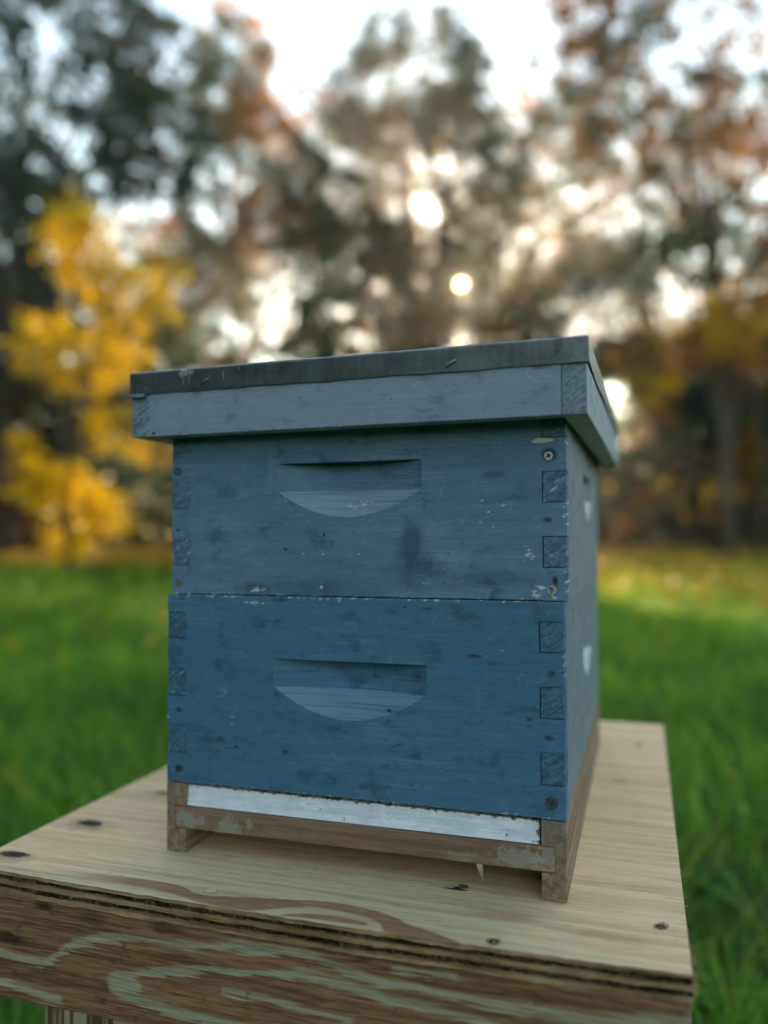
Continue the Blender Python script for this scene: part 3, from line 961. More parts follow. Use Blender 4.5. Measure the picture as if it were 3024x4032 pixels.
# ================================================================== HIVE : COVER
def build_cover():
    X0, X1, Y0, Y1 = -0.0203, 0.3755, -0.0290, 0.506
    ZB, ZT = 0.3722, 0.4305
    base = ((X0 + X1) / 2, Y0, ZB)
    t = thing('hive_cover', 'blue wooden hive cover capped with dented grey sheet metal', 'hive cover', base, (R(0.45), 0, R(-0.85)))
    hw, ln, hz = (X1 - X0) / 2, Y1 - Y0, ZT - ZB
    zt = hz - 0.0009
    cf = blue_paint('veiled_cover_paint', base, (0.215, 0.285, 0.365), (0.175, 0.245, 0.325), (0.28, 0.345, 0.42), 6.0, (ZB, ZT), (X0, X1), scuff=-0.03,  # lens veil painted in: greyer and lighter than the box paint
                    stains=((0.3435, 0.411, 0.012, 0.004, 0.7, (0.05, 0.035, 0.035)), (0.002, 0.375, 0.002, 0.002, 0.9, DK)))
    cs = blue_paint('grey_blue_cover_side_paint', base, (0.3, 0.34, 0.39), (0.25, 0.29, 0.34), (0.36, 0.39, 0.42), 7.0, (ZB, ZT), None, 'y', scuff=-0.03)
    ce = end_grain('cover_end_grain', (0, 0, 0), (0.175, 0.245, 0.305), 3, 0.0)
    th = 0.0185
    b = MB()
    b.box(-hw + th + 0.0003, hw - th - 0.0003, 0.0003, th, 0, zt)
    b.build('front_rim', cf, t, 0.0009)
    b = MB()
    b.box(-hw + th + 0.0003, hw - th - 0.0003, ln - th, ln, 0, zt)
    b.build('back_rim', cf, t, 0.0009)
    for s, tw in ((-1, 0.0125), (1, th)):
        b = MB()
        xa, xb = (-hw, -hw + th) if s < 0 else (hw - th, hw)
        b.box(xa, xb, 0, ln, 0, zt)
        o = b.build('side_rim', [cs, ce], t, 0.0009)
        o.data.polygons[2].material_index = 1
    b = MB()
    b.box(-hw + th + .0005, hw - th - .0005, th + .0005, ln - th - .0005, hz - 0.016, hz - 0.0012)
    b.build('inner_panel', plain_wood('cover_panel', base, (0.2, 0.13, 0.08), (0.3, 0.2, 0.13), 1, 9.0), t)
    # folded metal tray
    m = Mat('weathered_galvanised_sheet')
    x, y, z = m.coords(base)
    n1 = m.noise(x, y, z, 45.0, 5.0, 0.7)
    n2 = m.noise(x * 190.0, y * 190.0, z * 22.0, 1.0, 3.0, 0.65)
    n3 = m.noise(x, y, z, 420.0, 2.0, 0.6)
    c = m.mix((0.095, 0.112, 0.122), (0.165, 0.185, 0.198), (n1 * 0.6 + n2 * 0.4).ss(0.34, 0.66))
    c = m.mix(c, (0.44, 0.45, 0.44), (n2 * 0.5 + n3 * 0.5).ss(0.64, 0.72) * 0.4)
    nn = m.noise(x, y, z, 170.0, 3.0, 0.65)
    c = m.mix(c, (0.62, 0.62, 0.60), ell(x, z, 0.035, 0.4262, 0.0065, 0.0036, nn, 2.8, 0.3) * 0.8)
    for dx, zz, hh_ in ((0.0335, 0.419, 0.005), (0.0395, 0.421, 0.006), (0.073, 0.422, 0.005), (0.088, 0.4265, 0.002), (-0.005, 0.415, 0.002)):
        c = m.mix(c, (0.55, 0.55, 0.54), ell(x, z, dx, zz, 0.0006, hh_, None, 0, 0.5) * 0.8)
    c = m.mix(c, (0.075, 0.035, 0.035), ell(x, z, 0.3545, 0.4235, 0.004, 0.0075, nn, 3.4, 0.5) * 0.55)
    m.bsdf(c, rough=(n1 * 0.25 + 0.26), metal=0.75, spec=0.5, bump=n1 * 0.7 + n3 * 0.15, bstr=0.25, bdist=0.002)
    g = 0.0011
    mh = 0.0202
    rg = random.Random(12)
    b = MB()
    N = 80

    def skirt(p0, p1, nrm, amp):
        """a skirt strip with a wavering lower edge, from p0 to p1 seen from outside left to right"""
        rows = []
        for k in range(N + 1):
            f = k / N
            px, py = p0[0] + (p1[0] - p0[0]) * f, p0[1] + (p1[1] - p0[1]) * f
            wv = 0.00035 * math.sin(f * 23) + 0.00025 * math.sin(f * 61 + 1) + rg.uniform(-.00012, .00012)
            out = amp * (0.5 + 0.5 * math.sin(f * 17 + 2)) + rg.uniform(0, .0001)
            rows.append([(px, py, hz - 0.0010), (px + nrm[0] * 0.0004, py + nrm[1] * 0.0004, hz - 0.0022), (px + nrm[0] * 0.0003, py + nrm[1] * 0.0003, hz - mh * 0.55), (px + nrm[0] * out, py + nrm[1] * out, hz - mh + wv)])
        for k in range(N):
            for r in range(3):
                b.quad(rows[k][r + 1], rows[k + 1][r + 1], rows[k + 1][r], rows[k][r])
        return rows
    xa, xb, ya, yb = -hw - g, hw + g, -g, ln + g
    fr = skirt((xa, ya), (xb, ya), (0, -1), 0.0008)
    skirt((xb, ya), (xb, yb), (1, 0), 0.001)
    skirt((xb, yb), (xa, yb), (0, 1), 0.0008)
    skirt((xa, yb), (xa, ya), (-1, 0), 0.001)
    e = 0.0012
    # slightly buckled top
    K = 24
    def topz(i, j):
        if i in (0, K) or j in (0, K):
            return hz - 0.00015
        return hz + 0.0006 * math.sin(i * 0.9) * math.cos(j * 0.7 + i * .3) + 0.0003
    for i in range(K):
        for j in range(K):
            q = []
            for (p, r) in ((i, j), (i + 1, j), (i + 1, j + 1), (i, j + 1)):
                q.append((xa + e + (xb - xa - 2 * e) * p / K, ya + e + (yb - ya - 2 * e) * r / K, topz(p, r)))
            b.quad(*q)
    # rolled arris between top and skirts
    for (p, q, n0) in (((xa, ya), (xb, ya), (0, 1)), ((xb, ya), (xb, yb), (-1, 0)), ((xb, yb), (xa, yb), (0, -1)), ((xa, yb), (xa, ya), (1, 0))):
        d = ((q[0] - p[0]), (q[1] - p[1])); ll = math.hypot(*d); d = (d[0] / ll, d[1] / ll)
        b.quad((p[0], p[1], hz - 0.0010), (q[0], q[1], hz - 0.0010), (q[0] + (n0[0] - d[0]) * e, q[1] + (n0[1] - d[1]) * e, hz - 0.00015), (p[0] + (n0[0] + d[0]) * e, p[1] + (n0[1] + d[1]) * e, hz - 0.00015))
    sheet = b.build('metal_sheet', m.m, t)
    # folded-over corner lap at the front right and a bent lip at the front left
    b = MB()
    yo = ya - 0.0011
    b.v = [(xb + .0006, yo, hz - 0.0012), (xb + .0008, yo - .0002, hz - mh + .0002), (xb - 0.0135, yo - .0004, hz - mh + 0.0003), (xb - 0.0016, yo, hz - 0.0012)]
    b.f = [(0, 3, 2, 1)]; b.mi = [0]
    o = b.build('corner_fold', m.m, sheet)
    sm_ = o.modifiers.new('solid', 'SOLIDIFY'); sm_.thickness = 0.0007
    b = MB()
    b.v = [(xa - .0005, ya - .0006, hz - mh + 0.0008), (xa + 0.0165, ya - .0012, hz - mh + 0.0002), (xa + 0.0172, ya - 0.0050, hz - mh - 0.0036), (xa - 0.0005, ya - 0.0016, hz - mh - 0.0026), (xa + 0.008, ya - .0022, hz - mh - .0018)]
    b.f = [(0, 4, 1), (1, 4, 2), (2, 4, 3), (3, 4, 0)]; b.mi = [0] * 4
    o = b.build('bent_lip', m.m, sheet)
    sm_ = o.modifiers.new('solid', 'SOLIDIFY'); sm_.thickness = 0.0006
    # two nails hammered over sideways
    for (nx, nz, dx, dz) in ((0.0560, 0.4175, 0.0068, 0.0040), (0.2735, 0.4165, 0.0078, 0.0052)):
        cx_, cz_ = nx - base[0], nz - base[2]
        b = MB()
        b.tube([(cx_ - dx / 2, ya - 0.0006, cz_ - dz / 2), (cx_ - dx * .3, ya - 0.0019, cz_ - dz * .3), (cx_ + dx * .3, ya - 0.0021, cz_ + dz * .35), (cx_ + dx / 2, ya - 0.0016, cz_ + dz / 2)], [0.0008, 0.0010, 0.0009, 0.0007], 7)
        b.build('bent_nail', simple('bent_nail_steel', (0.24, 0.24, 0.23), 0.45, 0.8, 0.4, 400), sheet, smooth=True)
    return t


build_cover()

# ================================================================== LITTER ON THE TABLE AND HIVE
def insect():
    t = thing('dead_insect', 'tiny dark insect lying in the lower box handhold', 'insect', (0.2117, -0.0012, 0.1382))
    m = simple('insect_shell', (0.02, 0.016, 0.014), 0.4)
    b = MB()
    b.tube([(-.0016, 0.0, .0003), (-.0008, -.0006, .0008), (.0004, -.0005, .0009), (.0016, .0, .0004), (.0021, .0004, .0002)], [.0003, .0009, .0008, .0009, .0002], 8)
    b.build('body', m, t, smooth=True)
    for s in (-1, 0, 1):
        b = MB()
        b.tube([(s * .0008, -.0004, .0008), (s * .0022, -.0012, .0022), (s * .003, -.0006, .0034)], [.00018, .00014, .0001], 5)
        b.build('leg', m, t)


insect()


def chip_thing(name, label, cat, loc, s, col, seed, rot=0.0):
    rg = random.Random(seed)
    b = MB()
    for k in range(5):
        a = rg.uniform(-.5, .5)
        x0 = rg.uniform(-.5, .2) * s
        ln = rg.uniform(.5, .9) * s
        b.quad((x0, -.12 * s + k * .06 * s, 0.0002), (x0 + ln, a * .2 * s, 0.0004 + .1 * s * rg.random()), (x0 + ln * .9, .12 * s + a * .2 * s, .25 * s * rg.random() + .0004), (x0 + .1 * s, .1 * s, .32 * s * rg.random() + .0003))
    o = b.build(name, simple(name + '_pulp', col, 0.85))
    sm_ = o.modifiers.new('solid', 'SOLIDIFY'); sm_.thickness = 0.0005
    o.location = loc
    o.rotation_euler = (0, 0, rot)
    tag(o, label, cat)


chip_thing('wood_curl', 'pale curl of wood on the brown grain band before the hive', 'wood chip', (0.078, -0.065, 0.0006), 0.011, (0.50, 0.44, 0.33), 2)
chip_thing('dark_flake', 'dark flake on the plywood before the right rail', 'debris', (0.268, 0.001, 0.0006), 0.009, (0.03, 0.025, 0.02), 5, 0.25)

# ================================================================== TREES
SUNV = np.array(SUN_DIR)
HIVE_C = np.array([0.2, 0.1, 0.2])


def polar(px, dist):
    """ground spot that lies in the direction of a column of the picture, a given distance off"""
    az = -YAW + math.atan((px - 829.5) / 1722.0)
    return CAM[0] + dist * math.sin(az), CAM[1] + dist * math.cos(az)


def zof(py, dist):
    return CAM[2] + dist * math.tan(PITCH + math.atan((1106 - py) / 1722.0))


def gap_at(px, py, dist, r, kp):
    x, y = polar(px, dist)
    return ((x, y, zof(py, dist)), r, kp)


LIGHT_GAPS = [(CAM, 0.13, 0.0), ((0.15, 0.15, 0.1), 0.45, 1.0), gap_at(210, 690, 15.0, 1.6, 0.12), gap_at(150, 1060, 15.0, 1.3, 0.12),
              gap_at(60, 1215, 17.0, 1.8, 0.12), gap_at(1400, 800, 17.0, 0.8, 0.3), gap_at(1560, 760, 16.5, 0.8, 0.3), gap_at(1480, 1240, 12.5, 1.7, 0.12)]


def leaves(rng, centers, rad, nper, size, sun_gap):
    n = len(centers) * nper
    c = np.repeat(centers, nper, 0) + rng.normal(size=(n, 3)) * np.repeat(rad, nper)[:, None] * np.array([1, 1, 0.75])
    if sun_gap:
        # the wood is thin where the evening light comes through
        for (pt, rad_, kp) in LIGHT_GAPS:
            d = c - np.array(pt)
            along = d @ SUNV
            perp = np.linalg.norm(d - along[:, None] * SUNV, axis=1)
            keep = (perp > rad_) | (along < 1.5) | (rng.random(len(c)) < kp)
            c = c[keep]
        n = len(c)
    a = rng.normal(size=(n, 3)); a /= np.linalg.norm(a, axis=1)[:, None]
    b = rng.normal(size=(n, 3)); b -= (b * a).sum(1)[:, None] * a; b /= np.linalg.norm(b, axis=1)[:, None]
    s = size * rng.uniform(0.6, 1.3, n)[:, None]
    v = np.stack((c - a * s * 0.6, c + b * s * 0.36, c + a * s * 0.6, c - b * s * 0.36), 1).reshape(-1, 3)
    return v, n


def tree(name, label, cat, base, blobs, mats, nclump, nper, leaf, clump_r, trunk_r, seed, group=None, trunkm=None, sun_gap=True, limbs=10, lean=(0, 0), shell=0.45, crown_name='crown'):
    """blobs: crown ellipsoids (dx, dy, z, rx, ry, rz, weight) about the trunk foot; mats: [(material, share)]"""
    rng = np.random.default_rng(seed)
    gz = float(gheight(np.float64(base[0]), np.float64(base[1])))
    t = thing(name, label, cat, (base[0], base[1], gz), group=group)
    w = np.array([q[6] for q in blobs], float); w /= w.sum()
    k = rng.choice(len(blobs), nclump, p=w)
    B = np.array([q[:6] for q in blobs])
    d = rng.normal(size=(nclump, 3)); d /= np.linalg.norm(d, axis=1)[:, None]
    r = rng.uniform(shell, 1.0, nclump) ** 0.6
    cen = B[k, :3] + d * r[:, None] * B[k, 3:6]
    cen[:, 2] = np.maximum(cen[:, 2], 0.25)
    share = np.cumsum([q[1] for q in mats]); share = share / share[-1]
    u = rng.random(nclump)
    # neighbouring clumps share a colour
    ph = rng.uniform(0, 6, 3)
    u = np.clip(0.5 + 0.42 * (np.sin(cen[:, 0] * 1.3 + ph[0]) + np.sin(cen[:, 2] * 1.6 + ph[1]) + np.sin(cen[:, 1] * 1.1 + ph[2])) / 1.6 + (u - .5) * 0.45, 0, 0.999)
    idx = np.searchsorted(share, u, side='right')
    org = np.array([base[0], base[1], gz])
    for i, (mt, _) in enumerate(mats):
        c = cen[idx == i]
        if not len(c):
            continue
        rad = clump_r * rng.uniform(0.55, 1.35, len(c))
        v, n = leaves(rng, c + org, rad, nper, leaf, sun_gap)
        v = v - org
        me = np_mesh(crown_name, v, np.arange(n * 4), np.full(n, 4), mt, rng.random(n))
        o = bpy.data.objects.new(crown_name, me)
        COL.objects.link(o)
        o.parent = t
    # trunk and limbs
    b = MB()
    top = B[:, 2].max() * 0.95
    pts, rad = [], []
    for s in range(9):
        f = s / 8
        pts.append((lean[0] * f + 0.12 * math.sin(f * 5 + seed), lean[1] * f + 0.1 * math.sin(f * 4 + seed * 2), -0.1 + f * top))
        rad.append(trunk_r * (1.25 if s == 0 else 1 - 0.85 * f))
    b.tube(pts, rad, 9)
    for q in cen[rng.choice(nclump, min(limbs, nclump), replace=False)]:
        f = min(0.85, max(0.15, (q[2] * 0.55) / top))
        kk = f * 8; i0 = int(kk)
        a = Vector(pts[i0]).lerp(Vector(pts[min(8, i0 + 1)]), kk - i0)
        e = Vector(q)
        mid = a.lerp(e, 0.5) + Vector((0, 0, 0.08 * (e - a).length))
        rr = trunk_r * (1 - 0.85 * f)
        dq = np.array([a.lerp(e, k_ / 8) for k_ in range(9)]) + org - np.array(LIGHT_GAPS[1][0])
        if sun_gap and np.linalg.norm(dq - (dq @ SUNV)[:, None] * SUNV, axis=1).min() < 0.6:
            continue
        b.tube([a, a.lerp(mid, .5), mid, mid.lerp(e, .55), e], [rr * .6, rr * .45, rr * .33, rr * .2, rr * .08], 6)
    b.build('trunk', trunkm or bark, t, smooth=True)
    return t


bark = simple('grey_bark', (0.055, 0.045, 0.036), 0.9, 0, 0.4, 12.0, 0.8)
green_dark = leaf_mat('dark_blue_green_leaf', [(0.010, 0.032, 0.028), (0.018, 0.055, 0.038), (0.034, 0.080, 0.034)], 0.35, 0.5)
green_mid = leaf_mat('mid_green_leaf', [(0.025, 0.060, 0.014), (0.050, 0.110, 0.018), (0.090, 0.140, 0.026)], 0.45)
green_olive = leaf_mat('olive_leaf', [(0.045, 0.055, 0.020), (0.085, 0.090, 0.028), (0.140, 0.110, 0.035)], 0.5)
orange = leaf_mat('orange_leaf', [(0.28, 0.10, 0.012), (0.42, 0.17, 0.015), (0.52, 0.25, 0.03)], 0.6)
yellow = leaf_mat('golden_leaf', [(0.64, 0.38, 0.008), (0.80, 0.55, 0.010), (0.84, 0.62, 0.03)], 0.68)
yellow_green = leaf_mat('yellow_green_leaf', [(0.10, 0.13, 0.012), (0.22, 0.20, 0.015), (0.34, 0.24, 0.02)], 0.6)
russet = leaf_mat('russet_leaf', [(0.10, 0.03, 0.018), (0.17, 0.055, 0.022), (0.22, 0.09, 0.03)], 0.5)


def blob(px, py, dist, base, rx, rz, wgt=1.0, dd=0.0, ry=None):
    x, y = polar(px, dist + dd)
    gz = float(gheight(np.float64(base[0]), np.float64(base[1])))
    s = 1722.0 / dist
    return (x - base[0], y - base[1], zof(py, dist) - gz, rx / s, (ry or rx) / s * 0.8, rz / s, wgt)


def build_trees():
    # dark oak on the left
    D = 20.0; b0 = polar(20, D)
    tree('oak_tree', 'tall dark green tree at the left edge of the picture', 'tree', b0,
         [blob(40, 250, D, b0, 330, 330, 3), blob(-120, 600, D, b0, 260, 350, 2.0), blob(330, 330, D, b0, 130, 150, 0.5)],
         [(green_dark, 0.78), (green_mid, 0.14), (green_olive, 0.08)], 1150, 44, 0.13, 0.165, 0.28, 11, limbs=16)
    # slender tree with brownish tips left of the middle
    D = 27.0; b0 = polar(500, D)
    tree('slender_tree', 'slender thin-leaved tree with rusty tips left of the middle', 'tree', b0,
         [blob(490, 180, D, b0, 110, 150, 0.8), blob(520, 430, D, b0, 200, 200, 1.5), blob(470, 680, D, b0, 220, 150, 1.2)],
         [(green_olive, 0.45), (green_mid, 0.3), (orange, 0.25)], 640, 42, 0.15, 0.19, 0.16, 12, limbs=14)
    # rounded tree in the middle, in front of the sun
    D = 25.0; b0 = polar(900, D)
    tree('round_tree', 'tall rounded tree in the middle, before the low sun', 'tree', b0,
         [blob(890, 195, D, b0, 215, 150, 1.5), blob(880, 400, D, b0, 290, 190, 2.6), blob(860, 640, D, b0, 380, 190, 2.2), blob(1000, 595, D, b0, 70, 70, 0.45)],
         [(green_olive, 0.5), (green_dark, 0.3), (green_mid, 0.2)], 960, 46, 0.15, 0.195, 0.26, 13, sun_gap=True, limbs=18)
    # sparse autumn tree on the right
    D = 17.0; b0 = polar(1560, D)
    tree('autumn_tree', 'sparse tree with orange leaves at the right edge', 'tree', b0,
         [blob(1480, 170, D, b0, 300, 260, 2), blob(1560, 500, D, b0, 230, 200, 1.5), blob(1320, 60, D, b0, 140, 120, 0.6), blob(1640, 760, D, b0, 130, 110, 0.6)],
         [(orange, 0.62), (green_olive, 0.25), (green_mid, 0.13)], 650, 34, 0.115, 0.135, 0.15, 14, limbs=26)
    # pale thin tree between the two
    D = 29.0; b0 = polar(1210, D)
    tree('thin_tree', 'thin airy tree between the rounded tree and the autumn tree', 'tree', b0,
         [blob(1180, 400, D, b0, 170, 210, 1.4), blob(1220, 700, D, b0, 200, 150, 1.4)],
         [(green_olive, 0.55), (green_mid, 0.25), (orange, 0.2)], 500, 42, 0.155, 0.21, 0.14, 15, sun_gap=True, limbs=14)
    D = 31.0; b0 = polar(690, D)
    tree('hedge_maple', 'tree with browning leaves behind the slender tree and the rounded tree', 'tree', b0,
         [blob(680, 380, D, b0, 190, 190, 1), blob(690, 600, D, b0, 260, 170, 1.6), blob(330, 640, D, b0, 200, 140, 1.0)],
         [(green_olive, 0.5), (green_mid, 0.3), (orange, 0.2)], 650, 42, 0.165, 0.23, 0.16, 21, limbs=14)
    D = 32.0; b0 = polar(1400, D)
    tree('field_maple', 'grey-green tree far behind the autumn tree', 'tree', b0,
         [blob(1380, 420, D, b0, 260, 200, 1), blob(1450, 680, D, b0, 330, 150, 1.6)],
         [(green_olive, 0.55), (green_mid, 0.2), (orange, 0.25)], 520, 42, 0.165, 0.23, 0.16, 22, limbs=14)
    # golden sapling on the left
    D = 15.0; b0 = polar(150, D)
    tree('golden_sapling', 'bright golden yellow young tree standing left of the hive', 'tree', b0,
         [blob(170, 560, D, b0, 85, 110, 1.0), blob(285, 640, D, b0, 110, 95, 1.3), blob(180, 790, D, b0, 150, 90, 1.7), blob(120, 1060, D, b0, 85, 50, 0.6), blob(200, 1100, D, b0, 70, 70, 0.7), blob(330, 960, D, b0, 60, 60, 0.4), blob(50, 990, D, b0, 40, 40, 0.2), blob(150, 1150, D, b0, 42, 50, 0.5), blob(230, 930, D, b0, 60, 50, 0.25)],
         [(yellow, 0.70), (orange, 0.05), (yellow_green, 0.25)], 215, 34, 0.10, 0.14, 0.06, 16, limbs=16, shell=0.2)
    # understorey shrubs along the edge of the wood
    G = 'shrubs along the edge of the wood'
    S = [(-90, 22, 850, 200, 330, green_dark, 'dark shrub at the far left behind the golden sapling'),
         (120, 21, 900, 190, 290, green_dark, 'dark green shrub directly behind the golden sapling'),
         (330, 22, 930, 170, 260, green_mid, 'mid green shrub between the golden sapling and the hive'),
         (560, 23, 850, 190, 330, green_mid, 'tall green shrub behind the left end of the hive cover'),
         (790, 24, 830, 190, 350, green_olive, 'olive shrub behind the middle of the hive cover'),
         (1010, 24, 860, 180, 320, green_olive, 'brownish olive shrub under the low sun'),
         (1230, 23, 900, 180, 290, green_dark, 'dark shrub behind the right end of the hive cover'),
         (1400, 21, 950, 160, 230, green_dark, 'dark shrub just right of the hive'),
         (1570, 21, 960, 170, 230, green_dark, 'dark shrub under the autumn tree'),
         (1760, 20, 930, 180, 270, green_mid, 'green shrub beyond the right edge of the hive table')]
    for i, (px, D, py, rx, rz, mt, lab) in enumerate(S):
        b0 = polar(px, D)
        mats = [(mt, 0.75), (green_dark if mt is not green_dark else green_mid, 0.2), ((orange, russet, yellow_green)[i % 3], 0.06 + 0.06 * (i % 3 == 1))]
        tree('woodland_shrub', lab, 'shrub', b0, [blob(px, py - 40, D, b0, rx * 1.1, rz * 0.85, 2, 0, rx * 0.8), blob(px, 1075, D, b0, rx * 1.05, 115, 2.0, 0, rx)],
             mats, 480, 42, 0.15, 0.20, 0.07, 30 + i, group=G, sun_gap=True, limbs=8)
    # low golden and orange bushes right of the hive
    D = 17.0; b0 = polar(1420, D)
    tree('orange_bush', 'orange and gold leaved bush right of the hive cover', 'bush', b0,
         [blob(1370, 800, D, b0, 70, 60, 1), blob(1480, 760, D, b0, 90, 45, 0.8), blob(1420, 880, D, b0, 70, 60, 0.8)],
         [(orange, 0.35), (yellow, 0.3), (green_olive, 0.2), (russet, 0.15)], 70, 26, 0.11, 0.2, 0.04, 17, limbs=10, shell=0.2)
    D = 16.5; b0 = polar(1640, D)
    tree('golden_bush', 'golden leaved bush hanging at the right edge', 'bush', b0,
         [blob(1610, 740, D, b0, 70, 70, 1), blob(1500, 1060, D, b0, 120, 60, 0.35)],
         [(yellow, 0.5), (orange, 0.35), (green_olive, 0.15)], 48, 26, 0.11, 0.2, 0.04, 18, limbs=8, shell=0.2)
    D = 15.5; b0 = polar(1345, D)
    tree('russet_seedling', 'low russet seedling at the wood edge right of the hive', 'bush', b0,
         [blob(1350, 1150, D, b0, 40, 40, 1), blob(1420, 1080, D, b0, 50, 40, .6)],
         [(russet, 0.7), (orange, 0.3)], 24, 26, 0.09, 0.14, 0.02, 19, limbs=6, shell=0.1)


build_trees()


def far_wood():
    """the closed wood behind the first trees: a dim mass nobody could count, plus an added unseen ring"""
    rng = np.random.default_rng(77)
    n = 130000
    az = rng.uniform(-math.pi, math.pi, n)
    d = rng.uniform(33, 41, n)
    left = (az < -1.25)                       # unseen trees added close and tall behind the camera to block low light
    d = np.where(left, d - 21, np.where(az > 1.4, d - 6, d))
    h = np.abs(rng.normal(0, 1, n)) ** 0.8
    top = 6.6 + 1.3 * np.sin(az * 23) + 0.8 * np.sin(az * 61 + 1)
    top = np.where(left, top * 1.35, np.where(az > 1.4, top * 0.5, top))
    z = -0.15 + np.clip(rng.random(n) ** 0.9, 0, 1) * top
    c = np.stack((CAM[0] + d * np.sin(az), CAM[1] + d * np.cos(az), z), 1)
    for (pt, rad_, kp) in LIGHT_GAPS:
        dd = c - np.array(pt)
        perp = np.linalg.norm(dd - (dd @ SUNV)[:, None] * SUNV, axis=1)
        c = c[(perp > rad_) | (rng.random(len(c)) < kp)]
    n = len(c)
    a = rng.normal(size=(n, 3)); a /= np.linalg.norm(a, axis=1)[:, None]
    b = rng.normal(size=(n, 3)); b -= (b * a).sum(1)[:, None] * a; b /= np.linalg.norm(b, axis=1)[:, None]
    s = rng.uniform(0.16, 0.34, n)[:, None]
    v = np.stack((c - a * s, c + b * s * .7, c + a * s, c - b * s * .7), 1).reshape(-1, 3)
    o = bpy.data.objects.new('far_wood', np_mesh('far_wood', v, np.arange(n * 4), np.full(n, 4), green_dark, rng.random(n)))
    COL.objects.link(o)
    tag(o, 'dim far wood behind the first row of trees, with an added unseen ring behind the camera', 'wood', None, 'stuff')


far_wood()


# ================================================================== GRASS AND LEAF LITTER
def build_grass():
    rng = np.random.default_rng(5)
    parts_v, parts_l, parts_s, parts_r = [], [], [], []
    base = 0
    zones = [(0.35, 2.2, 3600, 0.0068, 0.21, 5), (2.2, 5.0, 1500, 0.011, 0.23, 4), (5.0, 11.0, 460, 0.018, 0.24, 2), (11.0, 24.0, 130, 0.032, 0.24, 2)]
    for (r0, r1, dens, wd, hgt, seg) in zones:
        a0, a1 = R(-62), R(28)
        n = int(0.5 * (a1 - a0) * (r1 * r1 - r0 * r0) * dens)
        az = rng.uniform(a0, a1, n)
        rr = np.sqrt(rng.uniform(r0 * r0, r1 * r1, n))
        x = CAM[0] + rr * np.sin(az)
        y = CAM[1] + rr * np.cos(az)
        # tufts: draw blades towards random tuft centres
        q = 0.11
        tx, ty = np.round(x / q) * q, np.round(y / q) * q
        hsh = np.sin(tx * 127.1 + ty * 311.7) * 43758.5453
        hsh = hsh - np.floor(hsh)
        x += (tx + (hsh - .5) * q - x) * 0.35
        y += (ty + (np.modf(hsh * 7.3)[0] - .5) * q - y) * 0.35
        # nothing grows through the table top; short shaded grass under it
        under = (x > TX0 - .02) & (x < TX1 + .02) & (y > TY0 - .02) & (y < TY1 + .02)
        big = 0.75 + 0.5 * hsh
        h = hgt * big * rng.uniform(0.55, 1.25, n)
        h[under] *= 0.5
        keep = ~(under & (rng.random(n) < 0.7))
        x, y, h, hsh = x[keep], y[keep], h[keep], hsh[keep]
        n = len(x)
        z = gheight(x, y)
        yaw = rng.uniform(0, 2 * np.pi, n)
        bend = h * rng.uniform(0.2, 1.25, n)
        dx, dy = np.cos(yaw), np.sin(yaw)
        px, py = -dy, dx
        w = wd * rng.uniform(0.6, 1.3, n)
        rows = []
        for k in range(seg + 1):
            f = k / seg
            ww = w * (1 - f) ** 0.7 * 0.5
            hz = h * (f - 0.28 * f * f * (bend / h))
            bx = bend * f * f
            cx, cy = x + dx * bx, y + dy * bx
            if k < seg:
                rows.append(np.stack((cx - px * ww, cy - py * ww, z + hz), 1))
                rows.append(np.stack((cx + px * ww, cy + py * ww, z + hz), 1))
            else:
                rows.append(np.stack((cx, cy, z + hz), 1))
        nv = 2 * seg + 1
        v = np.stack(rows, 1).reshape(-1, 3)
        idx = base + np.arange(n)[:, None] * nv
        lp, sz = [], []
        for k in range(seg - 1):
            lp.append(idx + np.array([2 * k, 2 * k + 1, 2 * k + 3, 2 * k + 2]))
            sz.append(np.full((n, 1), 4))
        lp.append(idx + np.array([2 * seg - 2, 2 * seg - 1, 2 * seg]))
        sz.append(np.full((n, 1), 3))
        parts_v.append(v)
        parts_l.append(np.concatenate(lp, 1).ravel())
        parts_s.append(np.concatenate(sz, 1).ravel())
        # far sunlight painted as a straw-coloured share growing towards the wood
        dist = np.hypot(x - CAM[0], y - CAM[1])
        sun_straw = np.clip((dist - 13) / 8, 0, 1) * (0.35 + 0.3 * np.sin(x * .55 + 1) * np.cos(y * .3))
        q2 = 0.6
        h2 = np.sin(np.round(x / q2) * 12.9898 + np.round(y / q2) * 78.233) * 43758.5453
        h2 = h2 - np.floor(h2)
        rv = np.clip(0.74 * (0.34 * hsh + 0.40 * h2 + 0.58 * rng.random(n) ** 1.3 - 0.16), 0, 0.75)
        # sunlit patch of meadow on the right, its light painted as paler blades
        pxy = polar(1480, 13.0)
        sun_pat = np.exp(-(((x - pxy[0]) / 3.0) ** 2 + ((y - pxy[1]) / 4.5) ** 2))
        rv = np.clip(rv + 0.62 * sun_pat * rng.random(n), 0, 0.92)
        rv = np.where(rng.random(n) < sun_straw + 0.03, rng.uniform(0.85, 1.0, n), rv)
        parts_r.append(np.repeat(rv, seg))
        base += n * nv
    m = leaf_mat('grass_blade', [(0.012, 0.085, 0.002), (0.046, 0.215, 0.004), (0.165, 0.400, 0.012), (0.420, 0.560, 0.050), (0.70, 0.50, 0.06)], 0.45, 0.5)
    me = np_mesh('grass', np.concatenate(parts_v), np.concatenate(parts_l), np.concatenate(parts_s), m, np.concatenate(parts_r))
    o = bpy.data.objects.new('grass', me)
    COL.objects.link(o)
    tag(o, 'lush green meadow grass around the table', 'grass', None, 'stuff')


build_grass()


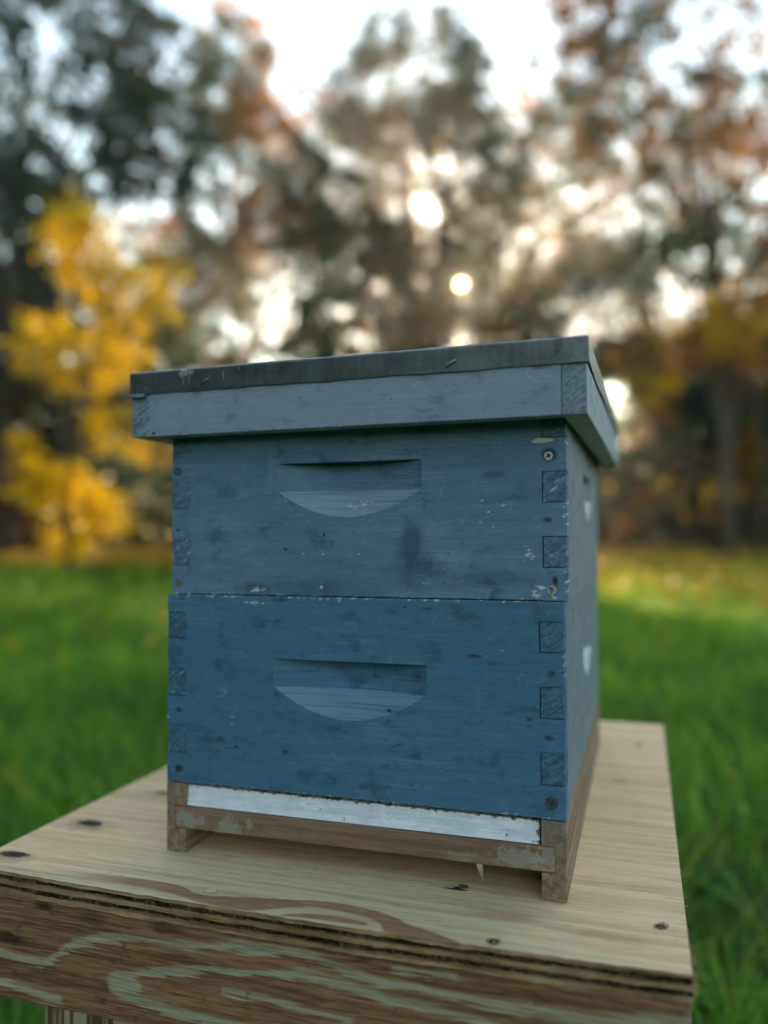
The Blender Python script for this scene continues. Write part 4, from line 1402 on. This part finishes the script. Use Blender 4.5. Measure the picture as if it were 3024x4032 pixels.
def leaf_litter():
    rng = np.random.default_rng(9)
    pos = []
    for (px, d, sx, sy, n) in ((60, 20.0, 3.4, 1.3, 7500), (330, 21.0, 2.4, 1.2, 3500), (1420, 13.5, 1.8, 2.0, 700), (1600, 11.5, 2.0, 1.6, 450), (1350, 17.0, 3.0, 1.5, 1800), (0, 1.15, 0.25, 0.2, 40), (1600, 4.5, 1.6, 1.6, 60), (100, 4.5, 1.6, 1.6, 60)):  # far drifts stand in for sunlit grass strips; near leaves are real
        bx, by = polar(px, d)
        p = rng.normal(size=(n, 2)) * np.array([sx, sy]) + np.array([bx, by])
        pos.append(p)
    p = np.concatenate(pos)
    n = len(p)
    dist = np.hypot(p[:, 0] - CAM[0], p[:, 1] - CAM[1])
    keep = dist > 0.95
    p, dist = p[keep], dist[keep]
    n = len(p)
    z = gheight(p[:, 0], p[:, 1]) + np.where(dist > 5, rng.uniform(0.05, 0.28, n), rng.uniform(0.01, 0.04, n))
    c = np.stack((p[:, 0], p[:, 1], z), 1)
    a = rng.normal(size=(n, 3)); a[:, 2] *= 0.45; a /= np.linalg.norm(a, axis=1)[:, None]
    b = rng.normal(size=(n, 3)); b[:, 2] *= 0.45; b -= (b * a).sum(1)[:, None] * a; b /= np.linalg.norm(b, axis=1)[:, None]
    s = np.where(dist > 5, rng.uniform(0.06, 0.12, n), rng.uniform(0.02, 0.04, n))[:, None]
    v = np.stack((c - a * s * .6, c + b * s * .4, c + a * s * .6, c - b * s * .4), 1).reshape(-1, 3)
    m = leaf_mat('fallen_leaf', [(0.34, 0.15, 0.02), (0.60, 0.34, 0.03), (0.68, 0.45, 0.07)], 0.4)
    o = bpy.data.objects.new('leaf_litter', np_mesh('leaf_litter', v, np.arange(n * 4), np.full(n, 4), m, rng.random(n)))
    COL.objects.link(o)
    tag(o, 'fallen golden leaves, the far drifts added for the sunlit grass by the wood', 'fallen leaves', None, 'stuff')


leaf_litter()


# ================================================================== THE SUN'S DISC
def sun_disc():
    bpy.ops.mesh.primitive_uv_sphere_add(segments=24, ring_count=12, radius=1500 * math.tan(R(0.2665)))
    o = bpy.context.object
    o.name = 'sun_disc'
    o.location = Vector(CAM) + SUN_DIR * 1500
    m = Mat('sun_surface')
    e = m.new('ShaderNodeEmission')
    e.inputs['Color'].default_value = (1.0, 0.46, 0.22, 1)
    e.inputs['Strength'].default_value = 4
    tr = m.new('ShaderNodeBsdfTransparent')
    ad = m.new('ShaderNodeAddShader')
    m.link(e.outputs[0], ad.inputs[0])
    m.link(tr.outputs[0], ad.inputs[1])
    m.link(ad.outputs[0], m.out.inputs['Surface'])
    o.data.materials.append(m.m)
    tag(o, 'low sun glowing through the trees', None, None, 'structure')


sun_disc()


# ================================================================== EVENING HAZE
def haze():
    b = MB()
    b.box(-52, 52, -48, 56, GZ - 1.2, 24.0)
    m = Mat('evening_haze')
    v = m.new('ShaderNodeVolumePrincipled')
    v.inputs['Color'].default_value = (0.95, 0.93, 0.90, 1)
    v.inputs['Density'].default_value = 0.0019
    v.inputs['Anisotropy'].default_value = 0.85
    m.link(v.outputs[0], m.out.inputs['Volume'])
    o = b.build('haze', m.m)
    tag(o, 'thin warm evening haze over the meadow and trees', 'haze', None, 'stuff')


haze()
